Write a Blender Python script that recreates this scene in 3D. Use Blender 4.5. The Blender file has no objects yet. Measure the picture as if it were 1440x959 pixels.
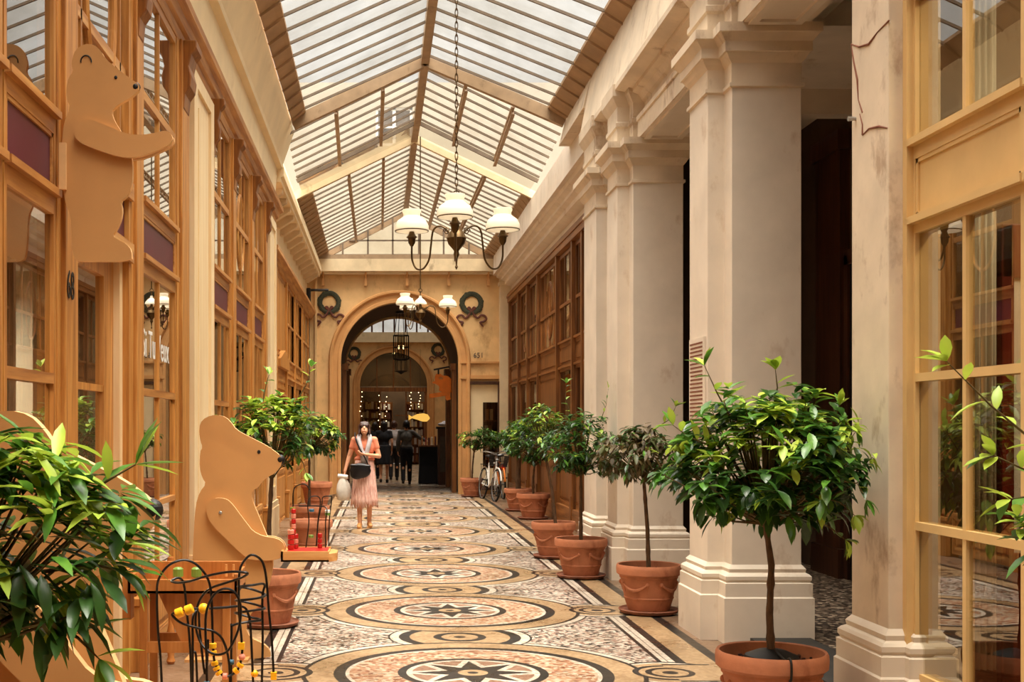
import bpy, bmesh, math, random
from mathutils import Vector, Matrix, noise
PI = math.pi
SC = bpy.context.scene
COL = SC.collection
random.seed(7)
# ---------------------------------------------------------------- camera model (1440 x 959 frame)
F, CX, HY, EYE = 1720.0, 537.0, 600.5, 1.55
K = F * EYE
def at(px, py, Y):
    return Vector(((px - CX) / F * Y, Y, EYE - (py - HY) / F * Y))
def lin(c):
    c /= 255.0
    return c / 12.92 if c <= 0.04045 else ((c + 0.055) / 1.055) ** 2.4
def rgb(h):
    h = h.lstrip('#')
    return (lin(int(h[0:2], 16)), lin(int(h[2:4], 16)), lin(int(h[4:6], 16)), 1.0)

# ---------------------------------------------------------------- mesh builder
class MB:
    def __init__(s):
        s.v = []; s.f = []; s.m = []
    def add(s, vs, fs, mi=0):
        b = len(s.v)
        s.v.extend(tuple(x) for x in vs)
        for f in fs:
            s.f.append(tuple(b + i for i in f)); s.m.append(mi)
        return s
    def box(s, x0, x1, y0, y1, z0, z1, mi=0):
        if x0 > x1: x0, x1 = x1, x0
        if y0 > y1: y0, y1 = y1, y0
        if z0 > z1: z0, z1 = z1, z0
        v = [(x0,y0,z0),(x1,y0,z0),(x1,y1,z0),(x0,y1,z0),(x0,y0,z1),(x1,y0,z1),(x1,y1,z1),(x0,y1,z1)]
        return s.add(v, [(0,3,2,1),(4,5,6,7),(0,1,5,4),(1,2,6,5),(2,3,7,6),(3,0,4,7)], mi)
    def hexa(s, p, mi=0):
        return s.add(p, [(0,3,2,1),(4,5,6,7),(0,1,5,4),(1,2,6,5),(2,3,7,6),(3,0,4,7)], mi)
    def bar(s, a, b, w, h, up=(0,0,1), mi=0):
        a = Vector(a); b = Vector(b); d = (b - a).normalized(); up = Vector(up)
        if abs(d.dot(up)) > .98: up = Vector((1,0,0))
        r = d.cross(up).normalized() * w / 2; u = r.cross(d).normalized() * h / 2
        p = [a-r-u, a+r-u, b+r-u, b-r-u, a-r+u, a+r+u, b+r+u, b-r+u]
        return s.hexa(p, mi)
    def quad(s, *p, mi=0):
        return s.add(p, [tuple(range(len(p)))], mi)
    def prism(s, poly, axis, a0, a1, mi=0):
        """poly: 2-D outline; axis 'x' -> (y,z), 'y' -> (x,z), 'z' -> (x,y)"""
        def P(u, w, a):
            return {'x': (a,u,w), 'y': (u,a,w), 'z': (u,w,a)}[axis]
        n = len(poly)
        v = [P(u,w,a0) for u,w in poly] + [P(u,w,a1) for u,w in poly]
        ar = sum(poly[i][0]*poly[(i+1)%n][1]-poly[(i+1)%n][0]*poly[i][1] for i in range(n))
        flip = (ar > 0) == (axis != 'y')
        if a1 < a0: flip = not flip
        A = list(range(n)); B = [n+i for i in A]
        fs = [tuple(reversed(A)), tuple(B)] + [(i,(i+1)%n,n+(i+1)%n,n+i) for i in range(n)]
        if not flip: fs = [tuple(reversed(f)) for f in fs]
        return s.add(v, fs, mi)
    def tube(s, pts, r, n=8, closed=False, mi=0, cap=True):
        pts = [Vector(p) for p in pts]; N = len(pts)
        rs = r if isinstance(r, (list, tuple)) else [r]*N
        rings = []; ref = None
        for i, p in enumerate(pts):
            if closed: d = pts[(i+1)%N] - pts[i-1]
            else: d = pts[min(i+1,N-1)] - pts[max(i-1,0)]
            if d.length < 1e-9: d = Vector((0,0,1))
            d.normalize()
            if ref is None:
                ref = Vector((0,0,1)) if abs(d.z) < .9 else Vector((1,0,0))
            u = (ref - d*ref.dot(d))
            if u.length < 1e-6: u = d.orthogonal()
            u.normalize(); w = d.cross(u); ref = u
            rings.append([p + (u*math.cos(2*PI*k/n) + w*math.sin(2*PI*k/n))*rs[i] for k in range(n)])
        v = [q for R in rings for q in R]; fs = []
        for i in range(N if closed else N-1):
            a = i*n; b = ((i+1)%N)*n
            for k in range(n):
                fs.append((a+k, a+(k+1)%n, b+(k+1)%n, b+k))
        if cap and not closed:
            fs.append(tuple(reversed(range(n)))); fs.append(tuple((N-1)*n+k for k in range(n)))
        return s.add(v, fs, mi)
    def lathe(s, prof, n=24, c=(0,0,0), mi=0, sx=1, sy=1):
        v = []; fs = []
        for (r, z) in prof:
            for k in range(n):
                a = 2*PI*k/n
                v.append((c[0]+r*sx*math.cos(a), c[1]+r*sy*math.sin(a), c[2]+z))
        for i in range(len(prof)-1):
            for k in range(n):
                fs.append((i*n+k, i*n+(k+1)%n, (i+1)*n+(k+1)%n, (i+1)*n+k))
        if prof[0][0] > 1e-5: fs.append(tuple(reversed(range(n))))
        if prof[-1][0] > 1e-5: fs.append(tuple((len(prof)-1)*n+k for k in range(n)))
        return s.add(v, fs, mi)
    def ball(s, c, r, n=12, m=8, mi=0, rot=None):
        if not isinstance(r, (list,tuple)): r = (r,r,r)
        v = []; fs = []; c = Vector(c)
        for i in range(m+1):
            t = PI*i/m
            for k in range(n):
                a = 2*PI*k/n
                p = Vector((r[0]*math.sin(t)*math.cos(a), r[1]*math.sin(t)*math.sin(a), -r[2]*math.cos(t)))
                if rot is not None: p = rot @ p
                v.append(c + p)
        for i in range(m):
            for k in range(n):
                fs.append((i*n+k, i*n+(k+1)%n, (i+1)*n+(k+1)%n, (i+1)*n+k))
        return s.add(v, fs, mi)
    def capsule(s, a, b, ra, rb, n=12):
        """tapered limb segment with round ends, for remeshed bodies"""
        a = Vector(a); b = Vector(b); d = b - a; L = d.length
        if L < 1e-6: return s.ball(a, max(ra, rb))
        d.normalize(); pts = []; rs = []
        for k in range(5):
            t = PI/2*k/4
            pts.append(a - d*ra*math.cos(t)); rs.append(max(ra*math.sin(t), .0006))
        for k in range(5):
            t = PI/2*k/4
            pts.append(b + d*rb*math.sin(t)); rs.append(max(rb*math.cos(t), .0006))
        return s.tube(pts, rs, n)
    def sweep(s, path, prof, closed=True, mi=0):
        """sweep (offset, z) profile round a 2-D plan path (positive offset = outward of a CCW path)"""
        N = len(path); rings = []
        def nrm(i, j):
            a = Vector(path[i]); b = Vector(path[j]); d = (b-a).normalized(); return Vector((d.y, -d.x))
        for i in range(N):
            if closed: n1 = nrm((i-1)%N, i); n2 = nrm(i, (i+1)%N)
            else:
                n1 = nrm(max(i-1,0), max(i,1)); n2 = nrm(min(i,N-2), min(i+1,N-1))
            m = (n1+n2); m = m / max(m.dot(n1), .2)
            rings.append([(path[i][0]+m.x*o, path[i][1]+m.y*o, z) for o, z in prof])
        M = len(prof); v = [q for R in rings for q in R]; fs = []
        for i in range(N if closed else N-1):
            a = i*M; b = ((i+1)%N)*M
            for k in range(M-1):
                fs.append((a+k, b+k, b+k+1, a+k+1))
        s.add(v, fs, mi)
        if closed:
            s.add([R[0] for R in rings], [tuple(reversed(range(N)))], mi)
            s.add([R[-1] for R in rings], [tuple(range(N))], mi)
        return s
    def build(s, name, mats, parent=None, smooth=False, off=None, bevel=0, sharp=35):
        me = bpy.data.meshes.new(name)
        v = s.v
        if off is not None: v = [(x-off[0], y-off[1], z-off[2]) for x,y,z in v]
        me.from_pydata(v, [], s.f)
        if not isinstance(mats, (list,tuple)): mats = [mats]
        for m in mats: me.materials.append(m)
        me.polygons.foreach_set('material_index', s.m)
        if smooth:
            me.polygons.foreach_set('use_smooth', [True]*len(s.f))
            if sharp: me.set_sharp_from_angle(angle=math.radians(sharp))
        me.update()
        o = bpy.data.objects.new(name, me); COL.objects.link(o)
        if parent is not None: o.parent = parent
        if bevel:
            b = o.modifiers.new('edge', 'BEVEL'); b.width = bevel; b.segments = 2; b.limit_method = 'ANGLE'; b.angle_limit = math.radians(40)
        return o

def tag(o, label=None, cat=None, group=None, kind=None):
    if label: o['label'] = label
    if cat: o['category'] = cat
    if group: o['group'] = group
    if kind: o['kind'] = kind
    return o
def thing(name, label, cat, loc=(0,0,0), rz=0, group=None, kind=None):
    o = bpy.data.objects.new(name, None); COL.objects.link(o)
    o.empty_display_size = .1
    o.location = loc; o.rotation_euler = (0,0,rz)
    return tag(o, label, cat, group, kind)
def structure(name, mb, mat, label, cat='structure', **k):
    o = mb.build(name, mat, **k)
    return tag(o, label, cat, None, 'structure')
def copy_tree(o, parent=None):
    c = o.copy(); COL.objects.link(c); c.parent = parent
    for ch in list(o.children): copy_tree(ch, c)
    return c

# ---------------------------------------------------------------- node helpers
class E:
    """scalar expression on a material's node tree"""
    def __init__(s, nt, sock): s.nt = nt; s.s = sock
    def _b(s, op, o, rev=False, c=None):
        n = s.nt.nodes.new('ShaderNodeMath'); n.operation = op
        for i, x in enumerate(((o, s) if rev else (s, o)) if o is not None else (s,)):
            if isinstance(x, E): s.nt.links.new(x.s, n.inputs[i])
            else: n.inputs[i].default_value = float(x)
        if c is not None: n.inputs[2].default_value = c
        return E(s.nt, n.outputs[0])
    def __add__(s, o): return s._b('ADD', o)
    __radd__ = __add__
    def __sub__(s, o): return s._b('SUBTRACT', o)
    def __rsub__(s, o): return s._b('SUBTRACT', o, True)
    def __mul__(s, o): return s._b('MULTIPLY', o)
    __rmul__ = __mul__
    def __truediv__(s, o): return s._b('DIVIDE', o)
    def __lt__(s, o): return s._b('LESS_THAN', o)
    def __gt__(s, o): return s._b('GREATER_THAN', o)
    def abs(s): return s._b('ABSOLUTE', None)
    def floor(s): return s._b('FLOOR', None)
    def sqrt(s): return s._b('SQRT', None)
    def cos(s): return s._b('COSINE', None)
    def sin(s): return s._b('SINE', None)
    def atan2(s, o): return s._b('ARCTAN2', o)
    def max(s, o): return s._b('MAXIMUM', o)
    def min(s, o): return s._b('MINIMUM', o)
    def band(s, a, b): return (s > a) * (s < b)

def new_mat(name):
    m = bpy.data.materials.new(name); m.use_nodes = True
    nt = m.node_tree; nt.nodes.clear()
    out = nt.nodes.new('ShaderNodeOutputMaterial')
    return m, nt, out
def principled(nt, out, rough=.6, metal=0, spec=.5):
    p = nt.nodes.new('ShaderNodeBsdfPrincipled')
    p.inputs['Roughness'].default_value = rough; p.inputs['Metallic'].default_value = metal
    p.inputs['Specular IOR Level'].default_value = spec
    nt.links.new(p.outputs[0], out.inputs[0]); return p
def coords(nt, scale=(1,1,1), kind='Object'):
    tc = nt.nodes.new('ShaderNodeTexCoord'); mp = nt.nodes.new('ShaderNodeMapping')
    mp.inputs['Scale'].default_value = scale
    nt.links.new(tc.outputs[kind], mp.inputs[0]); return mp.outputs[0]
def noise_tex(nt, vec, scale, detail=4, rough=.55):
    n = nt.nodes.new('ShaderNodeTexNoise'); n.inputs['Scale'].default_value = scale
    n.inputs['Detail'].default_value = detail; n.inputs['Roughness'].default_value = rough
    nt.links.new(vec, n.inputs['Vector']); return n.outputs[0]
def ramp(nt, fac, stops, interp='LINEAR'):
    r = nt.nodes.new('ShaderNodeValToRGB'); r.color_ramp.interpolation = interp
    el = r.color_ramp.elements
    while len(el) < len(stops): el.new(.5)
    for e, (p, c) in zip(el, stops):
        e.position = p; e.color = rgb(c) if isinstance(c, str) else c
    nt.links.new(fac, r.inputs[0]); return r.outputs[0]
def mixc(nt, fac, a, b, mode='MIX'):
    n = nt.nodes.new('ShaderNodeMix'); n.data_type = 'RGBA'; n.blend_type = mode
    for i, x in ((0, fac), (6, a), (7, b)):
        if isinstance(x, E): nt.links.new(x.s, n.inputs[i])
        elif isinstance(x, (float,int)): n.inputs[i].default_value = x
        elif isinstance(x, str): n.inputs[i].default_value = rgb(x)
        elif isinstance(x, tuple): n.inputs[i].default_value = x
        else: nt.links.new(x, n.inputs[i])
    return n.outputs[2]
def bump(nt, p, h, strength=.2, dist=.01):
    b = nt.nodes.new('ShaderNodeBump'); b.inputs['Strength'].default_value = strength
    b.inputs['Distance'].default_value = dist
    nt.links.new(h, b.inputs['Height']); nt.links.new(b.outputs[0], p.inputs['Normal'])
def plain(name, c, rough=.6, metal=0, var=.12, scale=6, stretch=(1,1,1), bmp=0, spec=.4, spots=None):
    """painted / stone / metal surface: base colour with soft noise variation and optional darker stains"""
    m, nt, out = new_mat(name); p = principled(nt, out, rough, metal, spec)
    v = coords(nt, stretch); n = noise_tex(nt, v, scale, 5)
    a = rgb(c); lo = tuple(x*(1-var*1.6) for x in a[:3])+(1,); hi = tuple(min(1,x*(1+var)) for x in a[:3])+(1,)
    col = ramp(nt, n, [(.3, lo), (.7, hi)])
    if spots:
        n2 = noise_tex(nt, coords(nt, (1,1,.6)), spots[1], 6, .65)
        f = ramp(nt, n2, [(spots[2], '#000000'), (spots[2]+.12, '#ffffff')])
        col = mixc(nt, f, col, mixc(nt, .6, col, spots[0]))
    nt.links.new(col, p.inputs['Base Color'])
    if bmp: bump(nt, p, noise_tex(nt, coords(nt), scale*6, 3), bmp)
    return m
def wood(name, a, b, c, axis='z', rough=.45, fine=22):
    m, nt, out = new_mat(name); p = principled(nt, out, rough, 0, .4)
    st = {'z': (1,1,.06), 'y': (1,.06,1), 'x': (.06,1,1)}[axis]
    v = coords(nt, st)
    n = noise_tex(nt, v, fine, 6, .6); n2 = noise_tex(nt, v, 3.5, 2)
    col = ramp(nt, n, [(.28, a), (.5, b), (.72, c)])
    col = mixc(nt, ramp(nt, n2, [(.35,'#000000'),(.75,'#ffffff')]), col, mixc(nt, .45, col, a))
    nt.links.new(col, p.inputs['Base Color']); bump(nt, p, n, .12, .004)
    return m
def glass(name, tint='#ffffff', boost=1.0, base=.04, rough=.0):
    m, nt, out = new_mat(name)
    t = nt.nodes.new('ShaderNodeBsdfTransparent'); t.inputs[0].default_value = rgb(tint)
    g = nt.nodes.new('ShaderNodeBsdfGlossy'); g.inputs['Roughness'].default_value = rough
    fr = nt.nodes.new('ShaderNodeFresnel'); fr.inputs[0].default_value = 1.5
    ge = nt.nodes.new('ShaderNodeNewGeometry')
    f = (E(nt, fr.outputs[0]) * boost + base).min(1.0) * (1 - E(nt, ge.outputs['Backfacing']))
    mx = nt.nodes.new('ShaderNodeMixShader')
    nt.links.new(f.s, mx.inputs[0]); nt.links.new(t.outputs[0], mx.inputs[1]); nt.links.new(g.outputs[0], mx.inputs[2])
    nt.links.new(mx.outputs[0], out.inputs[0]); return m
def emit(name, c, s):
    m, nt, out = new_mat(name); e = nt.nodes.new('ShaderNodeEmission')
    e.inputs[0].default_value = rgb(c); e.inputs[1].default_value = s
    nt.links.new(e.outputs[0], out.inputs[0]); return m
def spline(pts, n=6):
    P = [Vector(p) for p in pts]; out = []
    for i in range(len(P)-1):
        p0 = P[max(i-1,0)]; p1 = P[i]; p2 = P[i+1]; p3 = P[min(i+2,len(P)-1)]
        for k in range(n):
            u = k/n
            out.append(.5*((2*p1)+(-p0+p2)*u+(2*p0-5*p1+4*p2-p3)*u*u+(-p0+3*p1-3*p2+p3)*u**3))
    out.append(P[-1]); return out
# ---------------------------------------------------------------- materials
def floor_material():
    m, nt, out = new_mat('mosaic_paving'); p = principled(nt, out, .42, 0, .35)
    tc = nt.nodes.new('ShaderNodeTexCoord'); sep = nt.nodes.new('ShaderNodeSeparateXYZ')
    nt.links.new(tc.outputs['Object'], sep.inputs[0])
    x = E(nt, sep.outputs[0]) - 0.575; y = E(nt, sep.outputs[1])
    L = 2.625; Y0 = 7.72
    ax = x.abs()
    yy = (y - Y0) / L
    cy = (yy - (yy + .5).floor()) * L                   # from the nearest large medallion
    sy = (yy - .5); cs = (sy - (sy + .5).floor()) * L   # from the nearest small medallion
    r = (x*x + cy*cy).sqrt(); rs = (x*x + cs*cs).sqrt()
    dx = ax - 1.245; rd = (dx*dx + cy*cy).sqrt()
    TAN, DARK, WHT = '#c4a884', '#302e2c', '#e9e2d6'
    # mosaic tesserae
    def vor(scale, vec=None, rnd=1.0):
        v = nt.nodes.new('ShaderNodeTexVoronoi'); v.voronoi_dimensions = '2D'; v.inputs['Scale'].default_value = scale
        v.inputs['Randomness'].default_value = rnd
        nt.links.new(vec if vec is not None else tc.outputs['Object'], v.inputs['Vector'])
        s3 = nt.nodes.new('ShaderNodeSeparateColor'); nt.links.new(v.outputs['Color'], s3.inputs[0])
        return s3.outputs[0], v.outputs['Distance'], s3.outputs[1]
    c1, d1, g1 = vor(44)
    speck = ramp(nt, c1, [(0,'#eee6dc'),(.36,'#cfc1b1'),(.50,'#b9978a'),(.66,'#8b817c'),(.80,'#3b3633')], 'CONSTANT')
    ang = cy.atan2(x)
    cmb = nt.nodes.new('ShaderNodeCombineXYZ'); nt.links.new((ang*.62).s, cmb.inputs[0]); nt.links.new(r.s, cmb.inputs[1])
    c2, d2, g2 = vor(38, cmb.outputs[0], .8)
    pink = ramp(nt, c2, [(0,'#cfa88a'),(.30,'#e2ccb2'),(.52,'#b98468'),(.72,'#eadac6'),(.90,'#9c6a52')], 'CONSTANT')
    def lay(base, mask, col): return mixc(nt, mask, base, col)
    col = speck
    # edges of the speckled field
    col = lay(col, ax.band(1.245, 1.275), DARK)
    col = lay(col, ax.band(1.275, 1.36), WHT)
    col = lay(col, ax.band(1.31, 1.318), '#8f867c')
    col = lay(col, r.band(1.08, 1.14), WHT) ; col = lay(col, r.band(1.14, 1.155), DARK)
    # small medallions on the axis
    col = lay(col, rs.band(.36, .53), DARK)
    col = lay(col, rs.band(.45, .515), WHT)
    sm = rs < .37
    col = lay(col, sm, TAN)
    col = lay(col, rs.band(.135, .195), DARK); col = lay(col, rs < .045, DARK)
    # outer border, both sides
    col = lay(col, ax > 1.36, DARK)
    col = lay(col, ax.band(1.425, 1.62), TAN)
    col = lay(col, ax > 1.70, '#9a7f68')
    # side medallions with the tan ribbon running into the border
    col = lay(col, rd < .36, DARK) ; col = lay(col, rd < .33, WHT) ; col = lay(col, rd < .30, TAN)
    rib = (cy.abs() < .27) * ax.band(1.2, 1.62)
    col = lay(col, rib, TAN)
    col = lay(col, (cy.abs().band(.24, .275)) * ax.band(1.25, 1.56), DARK)
    # large ribbon ring
    big = r < 1.085
    col = lay(col, big, DARK); col = lay(col, r < 1.055, TAN); col = lay(col, r < .88, DARK)
    col = lay(col, rd < .205, TAN)
    col = lay(col, rd.band(.115, .155), DARK); col = lay(col, rd < .05, DARK)
    col = lay(col, rd.band(.195, .235) * (ax < 1.25), DARK)
    col = lay(col, r < .805, WHT); col = lay(col, r < .78, pink)
    # inner medallion
    col = lay(col, r < .475, DARK); col = lay(col, r < .42, WHT); col = lay(col, r < .385, '#a98672')
    t = ang / (PI/4); tt = (t - (t + .5).floor()).abs() * (PI/4)
    R1, R2 = .37, .165
    A = 1/R1; B = (1/R2 - A*math.cos(PI/8)) / math.sin(PI/8)
    star = r * (tt.cos()*A + tt.sin()*B)
    col = lay(col, (star < 1.42) * (r < .40), WHT); col = lay(col, (star < 1.02), DARK)
    col = lay(col, r < .095, TAN); col = lay(col, r < .035, DARK)
    # worn tone: tesserae joints and large-scale dirt
    n = noise_tex(nt, tc.outputs['Object'], 1.1, 5, .6)
    col = mixc(nt, 1.0, col, ramp(nt, n, [(.3,'#b5ada4'),(.7,'#ece8e2')]), 'MULTIPLY')
    col = mixc(nt, 1.0, col, ramp(nt, g1, [(0,'#d8d0c8'),(1,'#ffffff')]), 'MULTIPLY')
    nt.links.new(col, p.inputs['Base Color'])
    rr = ramp(nt, noise_tex(nt, tc.outputs['Object'], 2.2, 4), [(.3,'#808080'),(.7,'#b0b0b0')])
    nt.links.new(rr, p.inputs['Roughness'])
    bump(nt, p, d1, .10, .004)
    return m
def roof_glass_material(dim=1.0):
    m, nt, out = new_mat('dusty_roof_glass')
    v = coords(nt)
    n = noise_tex(nt, v, .9, 5, .6); n2 = noise_tex(nt, coords(nt, (1,.3,1)), 5, 4)
    tr = nt.nodes.new('ShaderNodeBsdfTransparent')
    tcol = ramp(nt, n, [(.3,(.62*dim,.59*dim,.53*dim,1)),(.65,(.87*dim,.87*dim,.85*dim,1))])
    nt.links.new(tcol, tr.inputs[0])
    tl = nt.nodes.new('ShaderNodeBsdfTranslucent'); tl.inputs[0].default_value = rgb('#efe9dc')
    df = nt.nodes.new('ShaderNodeBsdfDiffuse'); df.inputs[0].default_value = rgb('#cfc6b4')
    m1 = nt.nodes.new('ShaderNodeMixShader'); m1.inputs[0].default_value = .35
    nt.links.new(tl.outputs[0], m1.inputs[1]); nt.links.new(df.outputs[0], m1.inputs[2])
    m2 = nt.nodes.new('ShaderNodeMixShader')
    wv = nt.nodes.new('ShaderNodeTexWave'); wv.inputs['Scale'].default_value = 9; wv.bands_direction = 'Y'
    nt.links.new(coords(nt), wv.inputs[0])
    f = E(nt, n2)*.08 + E(nt, wv.outputs[1])*.03 + .005
    nt.links.new(f.s, m2.inputs[0]); nt.links.new(tr.outputs[0], m2.inputs[1]); nt.links.new(m1.outputs[0], m2.inputs[2])
    nt.links.new(m2.outputs[0], out.inputs[0]); return m
M = {}
M['floor'] = floor_material()
M['roof_glass'] = roof_glass_material()
M['roof_glass_grimy'] = roof_glass_material(.12)
M['plaster'] = plain('cream_plaster', '#ddcfbc', .75, var=.07, scale=2.2, bmp=.05, spots=('#a9855f', 2.6, .60))
M['plaster_worn'] = plain('worn_plaster', '#d7c5ac', .8, var=.10, scale=2.6, bmp=.12, spots=('#8c6a4c', 3.4, .56))
M['plaster_l'] = plain('pale_plaster', '#e6cfa4', .75, var=.06, scale=2, bmp=.04, spots=('#b3926a', 2.2, .62))
M['plaster_end'] = plain('ochre_plaster', '#d8b27c', .8, var=.10, scale=2.4, bmp=.05, spots=('#9a7444', 1.8, .56))
M['trim_end'] = plain('ochre_stone', '#c7935a', .7, var=.08, scale=3)
M['vault'] = plain('shaded_vault', '#4c3524', .8, var=.15, scale=2)  # gloom of the unlit passage put into the base colour
M['iron_beige'] = plain('painted_iron', '#a08566', .6, var=.12, scale=5, spots=('#5c4630', 5, .58))
M['bars'] = plain('glazing_iron', '#6f5f4e', .6, var=.15, scale=5)
M['zinc'] = plain('zinc_flashing', '#a2825f', .6, var=.14, scale=3)
M['cream_beam'] = plain('cream_iron', '#d6c09a', .6, var=.08, scale=4, spots=('#7c6244', 3, .6))
M['oak'] = wood('oak_joinery', '#84501f', '#bd7f3b', '#daa35a')
M['oak_y'] = wood('oak_rail', '#88542a', '#b97f42', '#d6a25e', 'y')
M['oak_dark'] = wood('dark_oak', '#5d3413', '#8f5720', '#ae7433')
M['oak_light'] = wood('cream_wood', '#d9b98a', '#e9cfa2', '#f2dfba', fine=10)
M['walnut'] = wood('walnut_joinery', '#4a2a12', '#7a4a20', '#9b652f')
M['walnut_y'] = wood('walnut_rail', '#54300f', '#875325', '#a36c35', 'y')
M['black_wood'] = wood('blackened_wood', '#2a170d', '#47291a', '#5c3924')
M['maroon'] = plain('maroon_panel', '#57222e', .45, var=.08, scale=2)
M['shop_paint'] = plain('yellow_cream_paint', '#d4b076', .5, var=.06, scale=3, spots=('#a5783a', 3, .64))
M['glass'] = glass('shop_glass', '#e8e6de', 2.2, .10)
M['glass_clear'] = glass('yellow_shop_glass', '#ece8dc', 2.2, .07)
M['glass_dark'] = glass('old_shop_glass', '#d6cfbf', 1.0, .03, .01)
M['terracotta'] = plain('terracotta', '#b67350', .8, var=.14, scale=7, bmp=.15, spots=('#7c4128', 5, .56))
M['saucer'] = plain('dark_terracotta', '#86523a', .75, var=.15, scale=8)
M['soil'] = plain('bark_mulch', '#4a2a1e', .95, var=.5, scale=60, bmp=.8)
M['bark'] = plain('bark', '#5c432c', .9, var=.3, scale=40, stretch=(1,1,.3), bmp=.5)
M['twig'] = plain('green_twig', '#5a4a26', .8, var=.2, scale=20)
def leaf(name, c, c2, rough=.30):
    m, nt, out = new_mat(name); p = principled(nt, out, rough, 0, .5)
    n = noise_tex(nt, coords(nt), 9, 2)
    nt.links.new(ramp(nt, n, [(.35,c),(.65,c2)]), p.inputs['Base Color'])
    tl = nt.nodes.new('ShaderNodeBsdfTranslucent'); tl.inputs[0].default_value = rgb(c2)
    mx = nt.nodes.new('ShaderNodeMixShader'); mx.inputs[0].default_value = .25
    nt.links.new(p.outputs[0], mx.inputs[1]); nt.links.new(tl.outputs[0], mx.inputs[2]); nt.links.new(mx.outputs[0], out.inputs[0])
    return m
M['leaf_dark'] = leaf('dark_laurel_leaf', '#22401a', '#3b5f26')
M['leaf_mid'] = leaf('green_laurel_leaf', '#3f6d24', '#5d8c30')
M['leaf_lime'] = leaf('young_leaf', '#8fae34', '#b5c94a', .45)
M['leaf_dry'] = leaf('withered_leaf', '#4a3d24', '#6d5b35', .6)
M['leaf_dry2'] = leaf('olive_leaf', '#3c4020', '#59602e', .5)
M['mdf'] = plain('fibreboard', '#bf8c54', .7, var=.05, scale=4, spots=('#8f5f2e', 3, .68))
M['mdf_edge'] = plain('fibreboard_edge', '#dcae78', .8, var=.06, scale=10)
M['black'] = plain('black_paint', '#16120f', .5, var=.1)
M['wire'] = plain('black_wire', '#1a1512', .35, var=.1, metal=.3)
M['brass'] = plain('dark_brass', '#5a4426', .4, .7, var=.2)
M['opal'] = None
M['red'] = plain('red_lacquer', '#b3201c', .35, var=.08)
M['yellow'] = plain('yellow_lacquer', '#eeb01c', .35, var=.06)
M['pinkbead'] = plain('pink_lacquer', '#d98a72', .4, var=.06)
M['bluebead'] = plain('blue_lacquer', '#3d6a80', .4, var=.06)
M['greenbead'] = plain('green_lacquer', '#6d8c3a', .4, var=.06)
M['pine'] = wood('pine', '#b5743a', '#cf9455', '#dfae72', 'x')
M['toywood'] = wood('toy_beech', '#8f5222', '#b06f33', '#c4854a', 'z')
M['skin'] = plain('skin', '#d69c78', .55, var=.06, scale=12)
M['hair'] = plain('dark_brown_hair', '#3c2116', .5, var=.3, scale=60, stretch=(1,1,.2))
M['blackhair'] = plain('black_hair', '#120d0b', .5, var=.3, scale=60, stretch=(1,1,.2))
M['coral'] = plain('coral_cotton', '#e48a68', .85, var=.10, scale=14)
M['greycloth'] = plain('grey_cotton', '#b9b2b2', .85, var=.14, scale=22, stretch=(1,1,.3))
M['greyshirt'] = plain('dark_grey_cotton', '#59554f', .9, var=.12, scale=14)
M['blackcloth'] = plain('black_cotton', '#17161a', .85, var=.15, scale=14)
M['leather'] = plain('black_leather', '#141316', .32, var=.15, scale=8, bmp=.2)
M['plastic'] = plain('white_plastic_bag', '#d9d2c6', .4, var=.1, scale=10, bmp=.3)
M['white'] = plain('white_paint', '#e8e4dc', .4, var=.05)
M['silver'] = plain('silver_metal', '#a8a8a6', .3, .8, var=.08)
M['rubber'] = plain('rubber', '#151413', .8, var=.1)
M['orange'] = plain('orange_paint', '#e67c1e', .5, var=.12, scale=6)
M['interior'] = plain('shop_interior_wall', '#8a7258', .8, var=.15, scale=2)
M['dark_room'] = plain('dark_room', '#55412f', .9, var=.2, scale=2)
M['gallery_floor'] = None
M['curtain'] = plain('white_curtain', '#d8d2c4', .8, var=.1, scale=4, stretch=(3,3,.1))
M['red_panel'] = plain('red_brown_panel', '#702413', .4, var=.3, scale=3, stretch=(2,2,.4))
M['facade'] = plain('neighbour_render', '#aea491', .8, var=.06, scale=1)
M['step'] = plain('dark_stone', '#2b2722', .7, var=.2, scale=6)
M['ribbon'] = plain('ribbon_paint', '#613426', .8, var=.2, scale=10)
M['wreath'] = plain('wreath_paint', '#3a3a26', .8, var=.4, scale=40)
M['ink'] = plain('pale_paint', '#e8e6e0', .5, var=.02)
M['letter'] = plain('rust_ink', '#7d4a34', .8, var=.1)
def opal():
    m, nt, out = new_mat('opal_glass'); p = principled(nt, out, .2, 0, .6); p.inputs['Base Color'].default_value = rgb('#f3ecdb')
    tl = nt.nodes.new('ShaderNodeBsdfTranslucent'); tl.inputs[0].default_value = rgb('#fbf5e8')
    mx = nt.nodes.new('ShaderNodeMixShader'); mx.inputs[0].default_value = .45
    nt.links.new(p.outputs[0], mx.inputs[1]); nt.links.new(tl.outputs[0], mx.inputs[2]); nt.links.new(mx.outputs[0], out.inputs[0]); return m
M['opal'] = opal()
M['glow_warm'] = emit('warm_bulb', '#ffd9a0', 2.5)
M['tube_lamp'] = emit('fluorescent_tube', '#fff0b0', 5)
M['glow_yellow'] = emit('lit_paper', '#ffc25a', .45)
def speckle_floor():
    m, nt, out = new_mat('gallery_mosaic'); p = principled(nt, out, .5, 0, .4)
    v = nt.nodes.new('ShaderNodeTexVoronoi'); v.voronoi_dimensions = '2D'; v.inputs['Scale'].default_value = 30
    nt.links.new(coords(nt), v.inputs['Vector'])
    s3 = nt.nodes.new('ShaderNodeSeparateColor'); nt.links.new(v.outputs['Color'], s3.inputs[0])
    nt.links.new(ramp(nt, s3.outputs[0], [(0,'#8d7a66'),(.35,'#3a3029'),(.6,'#c9b59a'),(.75,'#5b4a3d')], 'CONSTANT'), p.inputs['Base Color'])
    return m
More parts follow.
